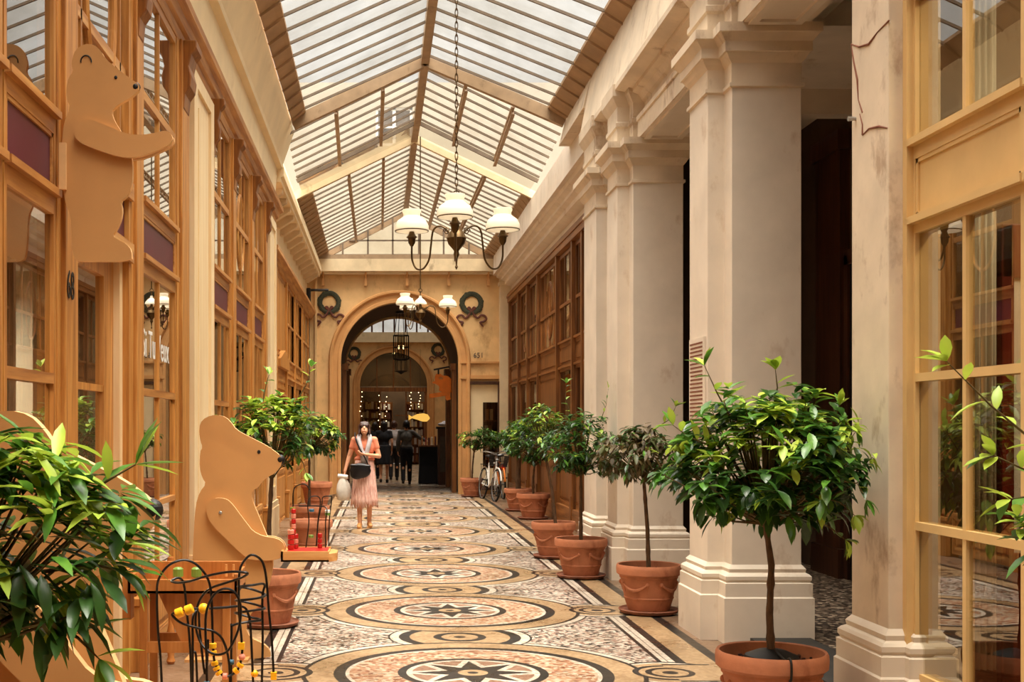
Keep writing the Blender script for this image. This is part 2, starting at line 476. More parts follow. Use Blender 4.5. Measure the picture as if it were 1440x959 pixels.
M['gallery_floor'] = speckle_floor()
def fringe_cloth():
    m, nt, out = new_mat('fringed_pink_cloth'); p = principled(nt, out, .85, 0, .2)
    tc = nt.nodes.new('ShaderNodeTexCoord'); sep = nt.nodes.new('ShaderNodeSeparateXYZ')
    nt.links.new(tc.outputs['Object'], sep.inputs[0])
    a = E(nt, sep.outputs[1]).atan2(E(nt, sep.outputs[0]))
    cmb = nt.nodes.new('ShaderNodeCombineXYZ'); nt.links.new((a*9).s, cmb.inputs[0]); nt.links.new((E(nt, sep.outputs[2])*1.5).s, cmb.inputs[1])
    n = noise_tex(nt, cmb.outputs[0], 3.0, 3)
    nt.links.new(ramp(nt, n, [(.36,'#8f4a42'),(.46,'#d8a090'),(.56,'#eed3c4'),(.66,'#b2685c')]), p.inputs['Base Color'])
    return m
M['fringe'] = fringe_cloth()
# ---------------------------------------------------------------- the setting
structure('floor', MB().box(-1.95,3.05,-7,52,-.25,0), M['floor'], 'tan, black and white mosaic floor with star medallions down the arcade', 'floor')
structure('floor', MB().box(3.05,5.2,6.6,14.6,-.25,.0), M['gallery_floor'], 'dark speckled mosaic floor of the side passage behind the columns', 'floor')
structure('trim_1', MB().box(2.62,3.05,6.62,8.7,0,.05), M['step'], 'black stone threshold between the tall pier and the near column', 'step')

# ---- glass roof
def lerp(a, b, t): return a + (b-a)*t
def roof(label, Y0, Y1, a, b, soffit=True, purlins=False, step=.45, bars=True, endbeam=None):
    """a, b: dicts at Y0 / Y1 -> ridge, gl, gr, ol, orr as (x, z)"""
    t = thing('ceiling', label, 'glass roof', (0, Y0, 0), kind='structure'); off = (0, Y0, 0)
    def pt(k, y):
        u = (y-Y0)/(Y1-Y0); return Vector((lerp(a[k][0], b[k][0], u), y, lerp(a[k][1], b[k][1], u)))
    g = MB()
    for k in ('gl','gr'):
        g.quad(pt(k,Y0), pt(k,Y1), pt('r',Y1), pt('r',Y0))
    g.build('glazing', M['roof_glass'], t, off=off)
    MB().bar(pt('r',Y0)-Vector((0,0,.03)), pt('r',Y1)-Vector((0,0,.03)), .11, .16).build('ridge_beam', M['iron_beige'], t, off=off)
    if bars:
        for k, nm in (('gl','glazing_bar_slope'), ('gr','glazing_bar_slope')):
            m = MB(); n = int((Y1-Y0)/step)
            for i in range(1, n+1):
                y = Y0 + (Y1-Y0)*i/(n+.0) - step*.5
                m.bar(pt(k,y)-Vector((0,0,.03)), pt('r',y)-Vector((0,0,.03)), .026, .03)
            m.build('glazing_bar', M['bars'], t, off=off)
    if soffit:
        for k, o_ in (('gl','ol'), ('gr','orr')):
            m = MB(); d = Vector((0,0,.04))
            m.hexa([pt(o_,Y0)-d, pt(k,Y0)-d, pt(k,Y1)-d, pt(o_,Y1)-d, pt(o_,Y0), pt(k,Y0), pt(k,Y1), pt(o_,Y1)])
            n = int((Y1-Y0)/step)
            for i in range(1, n+1):
                y = Y0 + (Y1-Y0)*i/n - step*.5
                m.bar(pt(o_,y)-d*1.2, pt(k,y)-d*1.2, .02, .03)
            m.build('soffit', M['zinc'], t, off=off)
    if purlins:
        for k in ('gl','gr'):
            for u in (.36, .70):
                m = MB()
                p0 = pt(k,Y0).lerp(pt('r',Y0), u)-Vector((0,0,.10)); p1 = pt(k,Y1).lerp(pt('r',Y1), u)-Vector((0,0,.10))
                m.bar(p0+Vector((0,0,.05)), p1+Vector((0,0,.05)), .05, .02); m.bar(p0-Vector((0,0,.05)), p1-Vector((0,0,.05)), .05, .02)
                nn = int((Y1-Y0)/.225)
                for i in range(nn):
                    q0 = p0.lerp(p1, i/nn); q1 = p0.lerp(p1, (i+.5)/nn)
                    m.bar(q0+Vector((0,0,.05)), q1-Vector((0,0,.05)), .03, .014)
                    m.bar(q0-Vector((0,0,.05)), q1+Vector((0,0,.05)), .03, .014)
                m.build('lattice_purlin', M['iron_beige'], t, off=off)
    if endbeam:
        w, h, mt, ks = endbeam
        m = MB()
        for k in ks:
            m.bar(pt(k,Y1)-Vector((0,0,.05)), pt('r',Y1)-Vector((0,0,.05)), w, h)
        m.build('rafter', mt, t, off=off)
    return t
structure('ceiling', MB().box(-1.75,2.9,-6.2,.5,6.0,6.2), M['plaster_end'], 'unseen ochre ceiling slab added behind the camera to cut the roof light', 'ceiling')  # unseen slab added to darken the faces turned towards the camera
roof('large wired glass roof slopes over the front of the arcade', .5, 16.56,
     dict(r=(.62,6.56), gl=(-.98,5.84), gr=(2.50,5.89), ol=(-1.24,5.70), orr=(2.75,5.74)),
     dict(r=(.585,6.56), gl=(-1.03,5.84), gr=(2.24,5.89), ol=(-1.21,5.70), orr=(2.48,5.74)), endbeam=(.10,.16,M['iron_beige'],('ol','orr')))
roof('second glass roof bay with lattice purlins beyond the heavy rafter', 16.64, 19.8,
     dict(r=(.58,6.54), gl=(-1.30,5.62), gr=(2.46,5.62), ol=(-1.5,5.5), orr=(2.6,5.5)),
     dict(r=(.57,6.54), gl=(-1.38,5.58), gr=(2.53,5.58), ol=(-1.5,5.5), orr=(2.62,5.5)), soffit=False, purlins=True, step=.4, endbeam=(.04,.06,M['bars'],('gl','gr')))
roof('third glass roof bay ending above the round arch wall', 21.0, 28.15,
     dict(r=(.555,6.52), gl=(-1.20,5.66), gr=(2.45,5.66), ol=(-1.5,5.46), orr=(2.62,5.46)),
     dict(r=(.54,6.52), gl=(-1.22,5.62), gr=(2.35,5.62), ol=(-1.5,5.44), orr=(2.62,5.44)), purlins=True, step=.42, endbeam=(.10,.14,M['iron_beige'],('ol','orr')))
# cream front rafters of the third bay + clear lantern gap
t = thing('trim_2', 'cream iron rafter pair spanning the roof gap', 'rafter', (0,21,0), kind='structure')
for a_, nm in (((-1.52,21,5.50),'rafter'), ((2.66,21,5.50),'rafter')):
    MB().bar(a_, (.56,21,6.50), .10, .13).build(nm, M['cream_beam'], t, off=(0,21,0))
g = MB(); g.quad((-1.38,19.8,5.6),(-1.38,21,5.6),(.565,21,6.54),(.565,19.8,6.54)); g.quad((2.53,19.8,5.6),(2.53,21,5.6),(.565,21,6.54),(.565,19.8,6.54))
structure('window_1', g, M['glass'], 'clear glass strip of the roof showing the building above', 'skylight')
structure('trim_3', MB().bar((.565,19.8,6.5),(.555,21,6.5),.11,.14), M['iron_beige'], 'short ridge beam across the clear roof strip', 'beam')
# gable over the arch
t = thing('window_2', 'triangular glazed gable above the round arch', 'window', (.55,28.15,5.45), kind='structure'); off = (.55,28.15,5.45)
MB().quad((-1.45,28.15,5.5),(2.6,28.15,5.5),(.55,28.15,6.52)).build('pane', M['roof_glass'], t, off=off)
m = MB()
for X in (-.9,-.32,.25,.85,1.42,2.0):
    top = 6.5 - abs(X-.55)*.5
    m.box(X-.02,X+.02,28.08,28.13,5.45,top)
m.box(-.75,1.85,28.08,28.13,5.82,5.85)
m.build('glazing_bar', M['bars'], t, off=off)
MB().box(-1.7,2.9,27.98,28.15,5.40,5.50).build('sill', M['iron_beige'], t, off=off)

# ---- neighbouring building over the arch
t = thing('building', 'pale rendered building with dark windows rising behind the glass roof', 'building', (.5,30,6.9), kind='structure')
off = (.5,30,6.9)
m = MB()
wins = [(-.15,.75,8.45,9.4)]
xs = sorted(set([-5,6]+[v for w_ in wins for v in w_[:2]])); zs = [6.9,8.45,9.4,10.0]
for i in range(len(xs)-1):
    for j in range(3):
        if any(abs(xs[i]-w_[0])<1e-6 and j==1 for w_ in wins): continue
        m.box(xs[i],xs[i+1],30,30.3,zs[j],zs[j+1])
m.build('wall', M['facade'], t, off=off)
for w_ in wins:
    f_ = MB().box(w_[0],w_[1],30.12,30.16,w_[2],w_[3]).build('pane', M['dark_room'], t, off=off)
    m = MB(); c = (w_[0]+w_[1])/2
    m.box(w_[0],w_[0]+.06,30.04,30.12,w_[2],w_[3]); m.box(w_[1]-.06,w_[1],30.04,30.12,w_[2],w_[3]); m.box(c-.04,c+.04,30.04,30.12,w_[2],w_[3])
    m.box(w_[0],w_[1],30.04,30.12,w_[3]-.06,w_[3]); m.box(w_[0],w_[1],30.0,30.12,w_[2],w_[2]+.06); m.box(w_[0],w_[1],30.05,30.11,8.9,8.94)
    m.build('window_frame', M['white'], t, off=off)
structure('wall_back', MB().box(-1.7,2.9,28.6,30.2,5.3,5.6).box(-5,6,29.9,32.5,5.75,6.9), M['facade'], 'rendered wall base over the vaulted passage', 'wall')

# ---- end wall with round arch
AX, ARC_Z, RO, RI, YE = .41, 3.07, 1.63, 1.37, 28.2
def arch_wall(x0, x1, z1, cx, r, zc, y0, y1, holes=(), n=40):
    m = MB()
    for y, s in ((y0, 1), (y1, -1)):
        def q(*p):
            p = [(a, y, b) for a, b in p]
            m.quad(*(p if s > 0 else p[::-1]))
        for i in range(n):
            a0 = PI - PI*i/n; a1 = PI - PI*(i+1)/n
            q((cx+r*math.cos(a0), zc+r*math.sin(a0)), (cx+r*math.cos(a1), zc+r*math.sin(a1)), (cx+r*math.cos(a1), z1), (cx+r*math.cos(a0), z1))
        q((x0,0),(cx-r,0),(cx-r,z1),(x0,z1))
        hx = [h for h in holes]
        if hx:
            (a, b, c, d) = hx[0]
            q((cx+r,0),(a,0),(a,z1),(cx+r,z1)); q((b,0),(x1,0),(x1,z1),(b,z1)); q((a,0),(b,0),(b,c),(a,c)); q((a,d),(b,d),(b,z1),(a,z1))
        else: q((cx+r,0),(x1,0),(x1,z1),(cx+r,z1))
    pts = [(cx-r,0)] + [(cx+r*math.cos(PI-PI*i/n), zc+r*math.sin(PI-PI*i/n)) for i in range(n+1)] + [(cx+r,0)]
    for (a,b),(c,d) in zip(pts, pts[1:]): m.quad((a,y0,b),(a,y1,b),(c,y1,d),(c,y0,d))
    for h in holes:
        a,b,c,d = h
        m.quad((a,y0,c),(b,y0,c),(b,y1,c),(a,y1,c)); m.quad((a,y0,d),(a,y1,d),(b,y1,d),(b,y0,d)); m.quad((a,y0,c),(a,y1,c),(a,y1,d),(a,y0,d)); m.quad((b,y0,c),(b,y0,d),(b,y1,d),(b,y1,c))
    return m
structure('wall_end', arch_wall(-1.95,3.05,5.45,AX,RI,ARC_Z,YE,YE+.45,[(1.98,2.72,.12,2.58)]), M['plaster_end'], 'ochre plaster end wall pierced by a round arch', 'wall')
def archivolt(cx, zc, r0, y, prof, n=40):
    pts = [(cx-r0,0,180)] + [(cx,zc,180-180*i/n) for i in range(n+1)] + [(cx+r0,0,0)]
    rings = []
    for (px,pz,a) in pts:
        ca, sa = math.cos(math.radians(a)), math.sin(math.radians(a))
        R = []
        for (o, d) in prof:
            rr = r0 + o
            if px == cx: R.append((cx+rr*ca, y-d, zc+rr*sa))
            else: R.append((cx+(rr if a == 0 else -rr), y-d, 0))
        rings.append(R)
    m = MB(); M_ = len(prof); v = [q for R in rings for q in R]
    fs = []
    for i in range(len(rings)-1):
        for k in range(M_-1):
            fs.append((i*M_+k, (i+1)*M_+k, (i+1)*M_+k+1, i*M_+k+1))
    return m.add(v, fs)
PROF_ARCH = [(-.02,-.02),(-.02,.05),(.05,.05),(.06,.03),(.16,.03),(.17,.06),(.20,.09),(.24,.09),(.26,.05),(.27,-.01)]
structure('trim_4', archivolt(AX,ARC_Z,RI,YE,PROF_ARCH), M['trim_end'], 'moulded stone surround of the near round arch', 'arch moulding')
# barrel vault
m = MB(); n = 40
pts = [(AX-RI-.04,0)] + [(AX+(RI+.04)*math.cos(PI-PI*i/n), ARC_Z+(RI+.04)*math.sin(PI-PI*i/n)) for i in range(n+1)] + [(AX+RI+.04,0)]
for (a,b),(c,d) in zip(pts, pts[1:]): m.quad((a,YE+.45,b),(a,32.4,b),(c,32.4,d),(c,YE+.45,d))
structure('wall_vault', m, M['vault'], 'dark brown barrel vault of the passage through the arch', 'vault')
structure('wall_far', arch_wall(-1.95,3.05,5.6,AX,RI,ARC_Z,32.4,32.7), M['plaster_end'], 'far face of the vaulted passage', 'wall')
for s in (-1, 1):
    x = AX + s*(RI-.02)
    for y0, nm, wh in ((28.9,'trim_5' if s < 0 else 'trim_6','near'),(31.6,'trim_52' if s < 0 else 'trim_53','far')):
        m = MB().box(x-.10*(s>0), x+.10*(s<0), y0,y0+.4,0,2.95).box(x-.14*(s>0), x+.14*(s<0), y0-.05,y0+.45,2.9,3.05)
        structure(nm, m, M['walnut'], 'dark timber pilaster at the %s end of the vaulted passage, %s flank' % (wh, 'bear-side' if s < 0 else 'bicycle-side'), 'pilaster')
# cornice beam with hooks across the end wall
t = thing('trim_7', 'cream iron gutter beam with small pegs over the arch', 'beam', (.6,28.0,5.05), kind='structure'); off = (.6,28,5.05)
m = MB(); m.prism([(28.2,5.06),(28.06,5.06),(28.06,5.10),(27.98,5.12),(27.98,5.40),(28.2,5.40)], 'x', -1.72, 2.9)
m.build('gutter', M['cream_beam'], t, off=off)
for X in (-1.35,-.37,.58,1.54,2.45):
    MB().box(X-.03,X+.03,28.1,28.19,4.80,5.08).tube([(X,28.08,5.16),(X,28.04,5.06),(X,28.1,4.98)],.02,6).build('peg', M['trim_end'], t, off=off)
structure('trim_8', MB().box(-1.9,-1.5,28.13,28.2,0,5.06).box(-1.86,-1.76,28.10,28.2,0,5.06).box(-1.54,-1.49,28.08,28.2,0,5.06), M['plaster_end'], 'flat plaster pilaster where the oak shop meets the arch wall', 'pilaster')
structure('trim_9', MB().box(2.70,2.97,27.9,28.2,0,4.95).box(2.66,3.0,27.86,28.2,0,.35).box(2.67,2.99,27.87,28.2,4.78,4.86), M['cream_beam'], 'pale grey pilaster between the arch wall and the brown shopfront', 'pilaster')
structure('trim_10', MB().box(1.80,2.72,28.14,28.2,3.02,3.06).box(1.80,2.72,28.14,28.2,2.66,2.74), M['trim_end'], 'narrow moulded bands above the small display window', 'moulding')
# display window beside the arch
t = thing('window_3', 'small display window with dark shelves beside the arch', 'window', (2.35,28.3,.12), kind='structure'); off = (2.35,28.3,.12)
m = MB(); m.box(1.98,2.03,28.12,28.25,.12,2.58); m.box(2.67,2.72,28.12,28.25,.12,2.58); m.box(1.98,2.72,28.12,28.25,2.53,2.6); m.box(1.98,2.72,28.12,28.25,.1,.2)
m.build('frame', M['black_wood'], t, off=off)
m = MB(); m.box(2.03,2.33,28.2,28.24,.2,2.53); m.box(2.33,2.67,28.2,28.24,2.12,2.53); m.box(2.33,2.67,28.2,28.24,.2,.6)
m.build('panel', M['plaster_l'], t, off=off)
MB().box(2.33,2.67,28.21,28.22,.6,2.12).build('pane', M['glass'], t, off=off)
m = MB(); m.box(2.0,2.72,29.0,29.05,.1,2.6); m.box(1.99,2.0,28.3,29.05,.1,2.6); m.box(2.72,2.73,28.3,29.05,.1,2.6); m.box(2.0,2.72,28.3,29.05,2.6,2.61)
m.build('case', M['dark_room'], t, off=off)
for z in (.9,1.3,1.68): MB().box(2.02,2.70,28.35,28.95,z,z+.03).build('shelf', M['walnut'], t, off=off)

# ---- second hall beyond the vault
structure('wall_left', MB().box(-1.95,-1.72,32.7,49.2,0,5.5).box(-1.95,-1.75,28.3,32.7,0,5.6), M['plaster_end'], 'ochre wall of the second hall beyond the vault, bear side', 'wall')
structure('wall_right', MB().box(2.9,3.05,32.7,49.2,0,5.5).box(2.95,3.05,28.65,32.7,0,5.6), M['plaster_end'], 'ochre wall of the second hall beyond the vault, bicycle side', 'wall')
structure('wall_hall_end', arch_wall(-1.95,3.05,5.15,.47,RI,3.2,49.2,49.6), M['plaster_end'], 'ochre wall with the second arch framing the bookshop', 'wall')
structure('trim_11', archivolt(.47,3.2,RI,49.2,PROF_ARCH), M['trim_end'], 'moulded stone surround of the second arch, round the bookshop', 'arch moulding')
structure('trim_12', MB().box(-1.9,3.0,49.0,49.25,4.95,5.35), M['cream_beam'], 'cream gutter beam above the second arch', 'beam')
roof('far glass roof over the second hall', 33.0, 49.1,
     dict(r=(.5,6.7), gl=(-1.6,5.5), gr=(2.8,5.5), ol=(-1.8,5.4), orr=(2.95,5.4)), dict(r=(.5,6.7), gl=(-1.6,5.5), gr=(2.8,5.5), ol=(-1.8,5.4), orr=(2.95,5.4)), step=.8)
for o in bpy.data.objects:
    if o.parent and o.parent.get('label') == 'far glass roof over the second hall' and o.name.startswith('glazing') and 'bar' not in o.name: o.data.materials[0] = M['roof_glass_grimy']
t = thing('window_4', 'glazed gable of the second hall with dark bars', 'window', (.5,49.1,5.35), kind='structure'); off = (.5,49.1,5.35)
MB().quad((-1.7,49.15,5.35),(2.8,49.15,5.35),(.5,49.15,6.7)).build('pane', M['roof_glass'], t, off=off)
m = MB()
for i in range(9): X = -1.3+i*.45; m.box(X-.035,X+.035,49.08,49.14,5.3,6.6-abs(X-.5)*.55)
m.build('glazing_bar', M['black_wood'], t, off=off)
# bookshop front in the second arch
t = thing('window_5', 'dark bookshop front filling the second arch', 'shopfront', (.47,49.45,0), kind='structure'); off = (.47,49.45,0)
m = MB(); m.box(-.95,1.9,49.3,49.5,2.98,3.14); m.box(-.95,-.82,49.35,49.5,0,3); m.box(1.72,1.85,49.35,49.5,0,3); m.box(.55,1.1,49.35,49.45,2.0,2.04)
for X in (-.2,.47,1.15): m.box(X-.025,X+.025,49.38,49.46,3.14,4.3)
m.box(-.1,-.04,49.38,49.46,0,3); m.box(.95,1.0,49.38,49.46,0,3)
m.build('frame', M['walnut'], t, off=off)
fan = [(.47+RI*math.cos(PI*i/24), 3.2+RI*math.sin(PI*i/24)) for i in range(25)]
MB().prism(fan, 'y', 49.42, 49.43).build('fanlight', M['glass_dark'], t, off=off)
MB().box(-.82,-.1,49.42,49.43,.4,2.98).build('pane', M['glass_dark'], t, off=off)
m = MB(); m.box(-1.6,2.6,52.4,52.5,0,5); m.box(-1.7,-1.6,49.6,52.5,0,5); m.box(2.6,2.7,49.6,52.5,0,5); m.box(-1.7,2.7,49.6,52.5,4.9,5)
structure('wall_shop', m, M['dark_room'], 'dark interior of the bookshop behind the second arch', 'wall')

# ---- columns and entablature on the window side
def plan(ym, near, far, X0=2.515, X1=3.02, P=2.39, pn=None, pf=None):
    pn = near+.18 if pn is None else pn; pf = far-.18 if pf is None else pf
    return [(X0,near),(X1,near),(X1,far),(X0,far),(X0,pf),(P,pf),(P,pn),(X0,pn)]
PED = [(.07,0),(.07,.325),(.06,.335),(.06,.43),(.045,.44),(.055,.455),(.055,.48),(.04,.495),(.02,.505),(.025,.53),(0,.56)]
CAP = [(0,3.99),(.018,4.0),(.018,4.025),(0,4.03),(0,4.17),(.025,4.2),(.045,4.235),(.06,4.24),(.06,4.31),(.085,4.34),(.10,4.36),(.115,4.365),(.115,4.43)]
RES = [(0,4.43),(0,4.58),(.015,4.60),(.015,4.64),(0,4.65),(0,4.80),(.03,4.85),(.055,4.9),(.055,5.02)]
def column(label, pl, ressaut=True, mat='plaster', shaft_mat=None):
    y = (pl[0][1]+pl[2][1])/2; t = thing('column', label, 'column', (2.7,y,0), kind='structure'); off = (2.7,y,0)
    MB().sweep(pl, PED).build('pedestal', M[mat], t, off=off)
    MB().sweep(pl, [(0,.55),(0,4.0)]).build('shaft', M[shaft_mat or mat], t, off=off, bevel=.006)
    MB().sweep(pl, CAP).build('capital', M['plaster_worn'], t, off=off)
    if ressaut: MB().sweep(pl, RES).build('entablature_block', M['plaster_worn'], t, off=off)
    return t
column('cream pier nearest the bushy tree, with a brick-coloured text plaque', plan(0, 8.80, 9.68))
column('cream pier behind the withered potted tree', plan(0, 12.25, 13.13))
column('slim cream pilaster where the brown shopfront begins', plan(0, 13.62, 14.6, P=2.39, pn=13.66, pf=14.45))
# tall pier by the shop window
pl = [(2.60,5.95),(2.72,5.95),(2.72,6.50),(2.60,6.50),(2.60,6.47),(2.485,6.47),(2.485,6.0),(2.60,6.0)]
column('tall chipped pier between the dark opening and the yellow shop window', pl, True, 'plaster', 'plaster_worn')
t = [o for o in bpy.data.objects if o.get('label','').startswith('tall chipped pier')][0]
m = MB()
for pl_ in ([(1197,62),(1208,66),(1222,62),(1234,45),(1250,29)],[(1197,62),(1201,88),(1206,112),(1207,140),(1213,158)],[(1213,190),(1222,181),(1236,178),(1248,180)],[(1209,160),(1213,175),(1213,190)]):
    pts = []
    for px, py in pl_:
        Y = 2.484*F/(px-CX); pts.append((2.484, Y, EYE-(py-HY)/F*Y))
    m.tube(pts, [.003+.002*((i*7)%3) for i in range(len(pts))], 5)
m.build('plaster_crack', M['letter'], t, off=tuple(t.location))
Y = 2.48*F/(1202-CX); m = MB().tube([(2.49,Y,EYE-(167-HY)/F*Y),(2.445,Y,EYE-(167-HY)/F*Y)],[.009,.013],8); m.build('peg', M['silver'], t, off=tuple(t.location))
structure('trim_13', MB().box(2.555,2.66,5.955,6.0,0,4.43), M['shop_paint'], 'yellow strip beside the yellow shop frame', 'strip')
# entablature between the piers
pr = [(2.56,4.43),(2.56,4.60),(2.545,4.605),(2.545,4.65),(2.63,4.67),(2.63,4.80),(2.60,4.82),(2.56,4.87),(2.50,4.89),(2.50,4.93),(2.40,4.95),(2.36,4.96),(2.36,5.01),(2.50,5.76),(2.9,5.76),(3.3,5.6),(3.3,4.60),(3.0,4.60),(3.0,4.50),(3.05,4.43)]
structure('trim_14', MB().prism(pr,'y',-6,14.6), M['plaster_worn'], 'moulded cream entablature and attic carried by the piers', 'entablature')
pr2 = [(2.40,5.36),(2.5,5.76),(2.9,5.76),(2.9,5.36)]
structure('trim_15', MB().prism(pr2,'y',14.6,16.6), M['plaster_worn'], 'peeling end of the cream attic wall under the glass roof', 'attic')
pr3 = [(2.95,4.56),(2.95,4.75),(2.80,4.80),(2.80,4.87),(2.72,4.90),(2.72,4.95),(2.64,4.98),(2.62,5.03),(2.55,5.03),(2.55,5.45),(2.7,5.47),(3.1,5.5),(3.1,4.56)]
structure('trim_16', MB().prism(pr3,'y',14.6,28.1), M['plaster'], 'stepped cream cornice over the brown shopfront', 'cornice')
# coffered soffits between the piers
def coffer(nm, y0, y1, label):
    m = MB(); m.box(2.57,3.0,y0,y1,4.425,4.44)
    for a in ((2.60,2.66,y0+.1,y1-.1),(2.92,2.98,y0+.1,y1-.1),(2.66,2.92,y0+.1,y0+.16),(2.66,2.92,y1-.16,y1-.1)): m.box(a[0],a[1],a[2],a[3],4.405,4.4249)
    structure(nm, m, M['plaster'], label, 'soffit')
coffer('trim_17', 6.5, 8.78, 'panelled soffit between the tall pier and the near column')
coffer('trim_18', 9.7, 12.24, 'panelled soffit between the two cream piers')
# side passage behind the piers
m = MB(); m.box(4.8,4.9,6.6,14.7,0,5.0); m.box(3.05,4.9,14.6,14.7,0,5.0); m.box(3.05,4.9,6.5,6.6,0,5.0)
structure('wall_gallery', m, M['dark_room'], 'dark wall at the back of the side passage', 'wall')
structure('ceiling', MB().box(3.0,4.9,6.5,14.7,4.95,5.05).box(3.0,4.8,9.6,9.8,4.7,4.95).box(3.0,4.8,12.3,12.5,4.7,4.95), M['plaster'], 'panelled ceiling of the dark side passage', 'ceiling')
structure('trim_19', MB().box(4.7,4.8,12.55,13.25,0,4.6).box(4.66,4.8,12.5,13.3,4.4,4.6).box(4.66,4.8,12.5,13.3,0,.3), M['black_wood'], 'dark timber pilaster at the back of the side passage', 'pilaster')
t = thing('door_1', 'dark double door at the back of the side passage', 'door', (4.75,11.6,0), kind='structure'); off = (4.75,11.6,0)
m = MB(); m.box(4.72,4.8,11.0,11.1,0,3.3); m.box(4.72,4.8,12.4,12.5,0,3.3); m.box(4.72,4.8,11.0,12.5,3.2,3.35)
m.build('frame', M['black_wood'], t, off=off)
for y in (11.1,11.75): MB().box(4.74,4.79,y,y+.64,0,3.2).box(4.72,4.74,y+.1,y+.54,.3,1.2).box(4.72,4.74,y+.1,y+.54,1.4,3.0).build('leaf', M['black'], t, off=off)

# ---- timber shop bays
def bay(name, label, Xp, out, Y0, Y1, fields, wz, wy, glassm='glass', panelm='maroon', sw=.04, dep=.07, cat='shop window', frame_z=None, arch=None):
    """out=+1: faces +X. fields: (z0, z1, kind, columns, rows)"""
    t = thing(name, label, cat, (Xp,(Y0+Y1)/2,fields[0][0]), kind='structure'); off = (Xp,(Y0+Y1)/2,fields[0][0])
    a, b = (Xp-dep, Xp+.012) if out > 0 else (Xp-.012, Xp+dep)
    fr = MB(); rl = MB()
    z_lo = fields[0][0]-.06; z_hi = fields[-1][1]+.06
    fr.box(a,b,Y0,Y0+sw,z_lo,z_hi); fr.box(a,b,Y1-sw,Y1,z_lo,z_hi)
    mid = Xp - .012*out
    prev = z_lo
    for (z0,z1,kind,nc,nr) in fields:
        rl.box(a-.0,b+.0,Y0+sw,Y1-sw,prev,z0)
        if z0-prev > .07: rl.box(Xp,Xp+.045*out,Y0+.0,Y1-.01,z0-.035,z0+.0)
        prev = z1
        if kind == 'glass':
            for c in range(1,nc): yc = Y0+sw+(Y1-Y0-2*sw)*c/nc; fr.box(mid-.02,mid+.02,yc-.016,yc+.016,z0,z1)
            for r_ in range(1,nr): zc = z0+(z1-z0)*r_/nr; rl.box(mid-.03,mid+.03,Y0+sw,Y1-sw,zc-.018,zc+.018)
    rl.box(a,b,Y0+sw,Y1-sw,prev,z_hi)
    fr.build('frame', wz, t, off=off); rl.build('rail', wy, t, off=off)
    for (z0,z1,kind,nc,nr) in fields:
        if kind == 'glass':
            MB().box(mid-.004,mid+.004,Y0+sw,Y1-sw,z0,z1).build('pane', M[glassm], t, off=off)
        else:
            mt = M[panelm] if kind == 'panel' else wz
            m = MB(); m.box(mid-.01,mid+.01,Y0+sw,Y1-sw,z0,z1)
            if kind == 'wood':
                m.box(mid,mid+.025*out,Y0+sw+.07,Y1-sw-.07,z0+.07,z1-.07)
            m.build('panel', mt, t, off=off)
            e = MB()
            for (p,q,r_,s_) in ((Y0+sw,Y1-sw,z0,z0+.02),(Y0+sw,Y1-sw,z1-.02,z1),(Y0+sw,Y0+sw+.02,z0,z1),(Y1-sw-.02,Y1-sw,z0,z1)): e.box(mid,mid+.02*out,p,q,r_,s_)
            e.build('bead_moulding', wy, t, off=off)
    if arch:
        yc, zc, ry, rz = arch
        pts = [(mid, yc+ry*math.cos(2*PI*i/28), zc+rz*math.sin(2*PI*i/28)) for i in range(28)]
        MB().tube(pts, .022, 6, closed=True).build('oval_muntin', wz, t, off=off, smooth=True)
    return t
LF = [(.10,.46,'wood',1,1),(.53,.99,'glass',1,1),(1.03,1.76,'glass',1,1),(1.81,2.58,'glass',1,1),(2.70,2.97,'panel',1,1),(3.08,3.74,'glass',1,1),(3.80,4.50,'glass',1,1)]
LF2 = [(a,b,k,2 if k=='glass' else 1,r) for a,b,k,c,r in LF]
X = -1.6; W, WY = M['oak'], M['oak_y']
bay('window_6', 'oak toy shop window with maroon band behind the large bear figure', X, 1, 5.14, 5.96, LF, W, WY)
bay('window_7', 'oak toy shop window partly out of frame behind the bush', X, 1, 4.30, 5.12, LF, W, WY)
bay('window_8', 'oak shop window beside the camera', X, 1, 3.44, 4.28, LF, W, WY)
bay('window_9', 'oak shop window with white shop lettering on its panes', X, 1, 8.07, 9.43, LF2, W, WY, sw=.03)
bay('window_10', 'oak window with brown curtains and maroon band past the cream pilaster', X, 1, 11.44, 12.74, LF2, W, WY, arch=None)
bay('window_11', 'oak window with a wooden oval in its upper panes', X, 1, 13.17, 14.60, LF2, W, WY, arch=(13.88,3.75,.28,.42))
bay('window_12', 'narrow oak window before the second cream pilaster', X, 1, 15.06, 16.33, LF2, W, WY)
# door bay with its recessed leaf
t = thing('door_2', 'oak glazed shop door recessed beneath the hanging bear sign', 'door', (-1.8,7.0,0), kind='structure'); off = (-1.8,7,0)
m = MB(); m.box(-1.66,-1.58,6.29,6.36,0,4.58); m.box(-1.66,-1.58,7.64,7.71,0,4.58)
m.build('frame', W, t, off=off)
m = MB(); m.box(-1.66,-1.56,6.3,7.71,2.58,2.70); m.box(-1.66,-1.56,6.3,7.71,2.97,3.08); m.box(-1.66,-1.58,6.3,7.71,4.5,4.58); m.box(-1.64,-1.6,6.3,7.71,3.72,3.78)
m.build('rail', WY, t, off=off)
MB().box(-1.63,-1.61,6.36,7.64,2.70,2.97).build('panel', M['maroon'], t, off=off)
m = MB(); m.box(-1.71,-1.66,6.36,6.46,.05,2.58); m.box(-1.71,-1.66,7.30,7.56,.05,2.58); m.box(-1.71,-1.66,6.46,7.3,.05,.5); m.box(-1.71,-1.66,6.46,7.3,2.45,2.58); m.box(-1.70,-1.665,6.46,7.3,1.76,1.80)
lf = m.build('leaf', W, t, off=off)
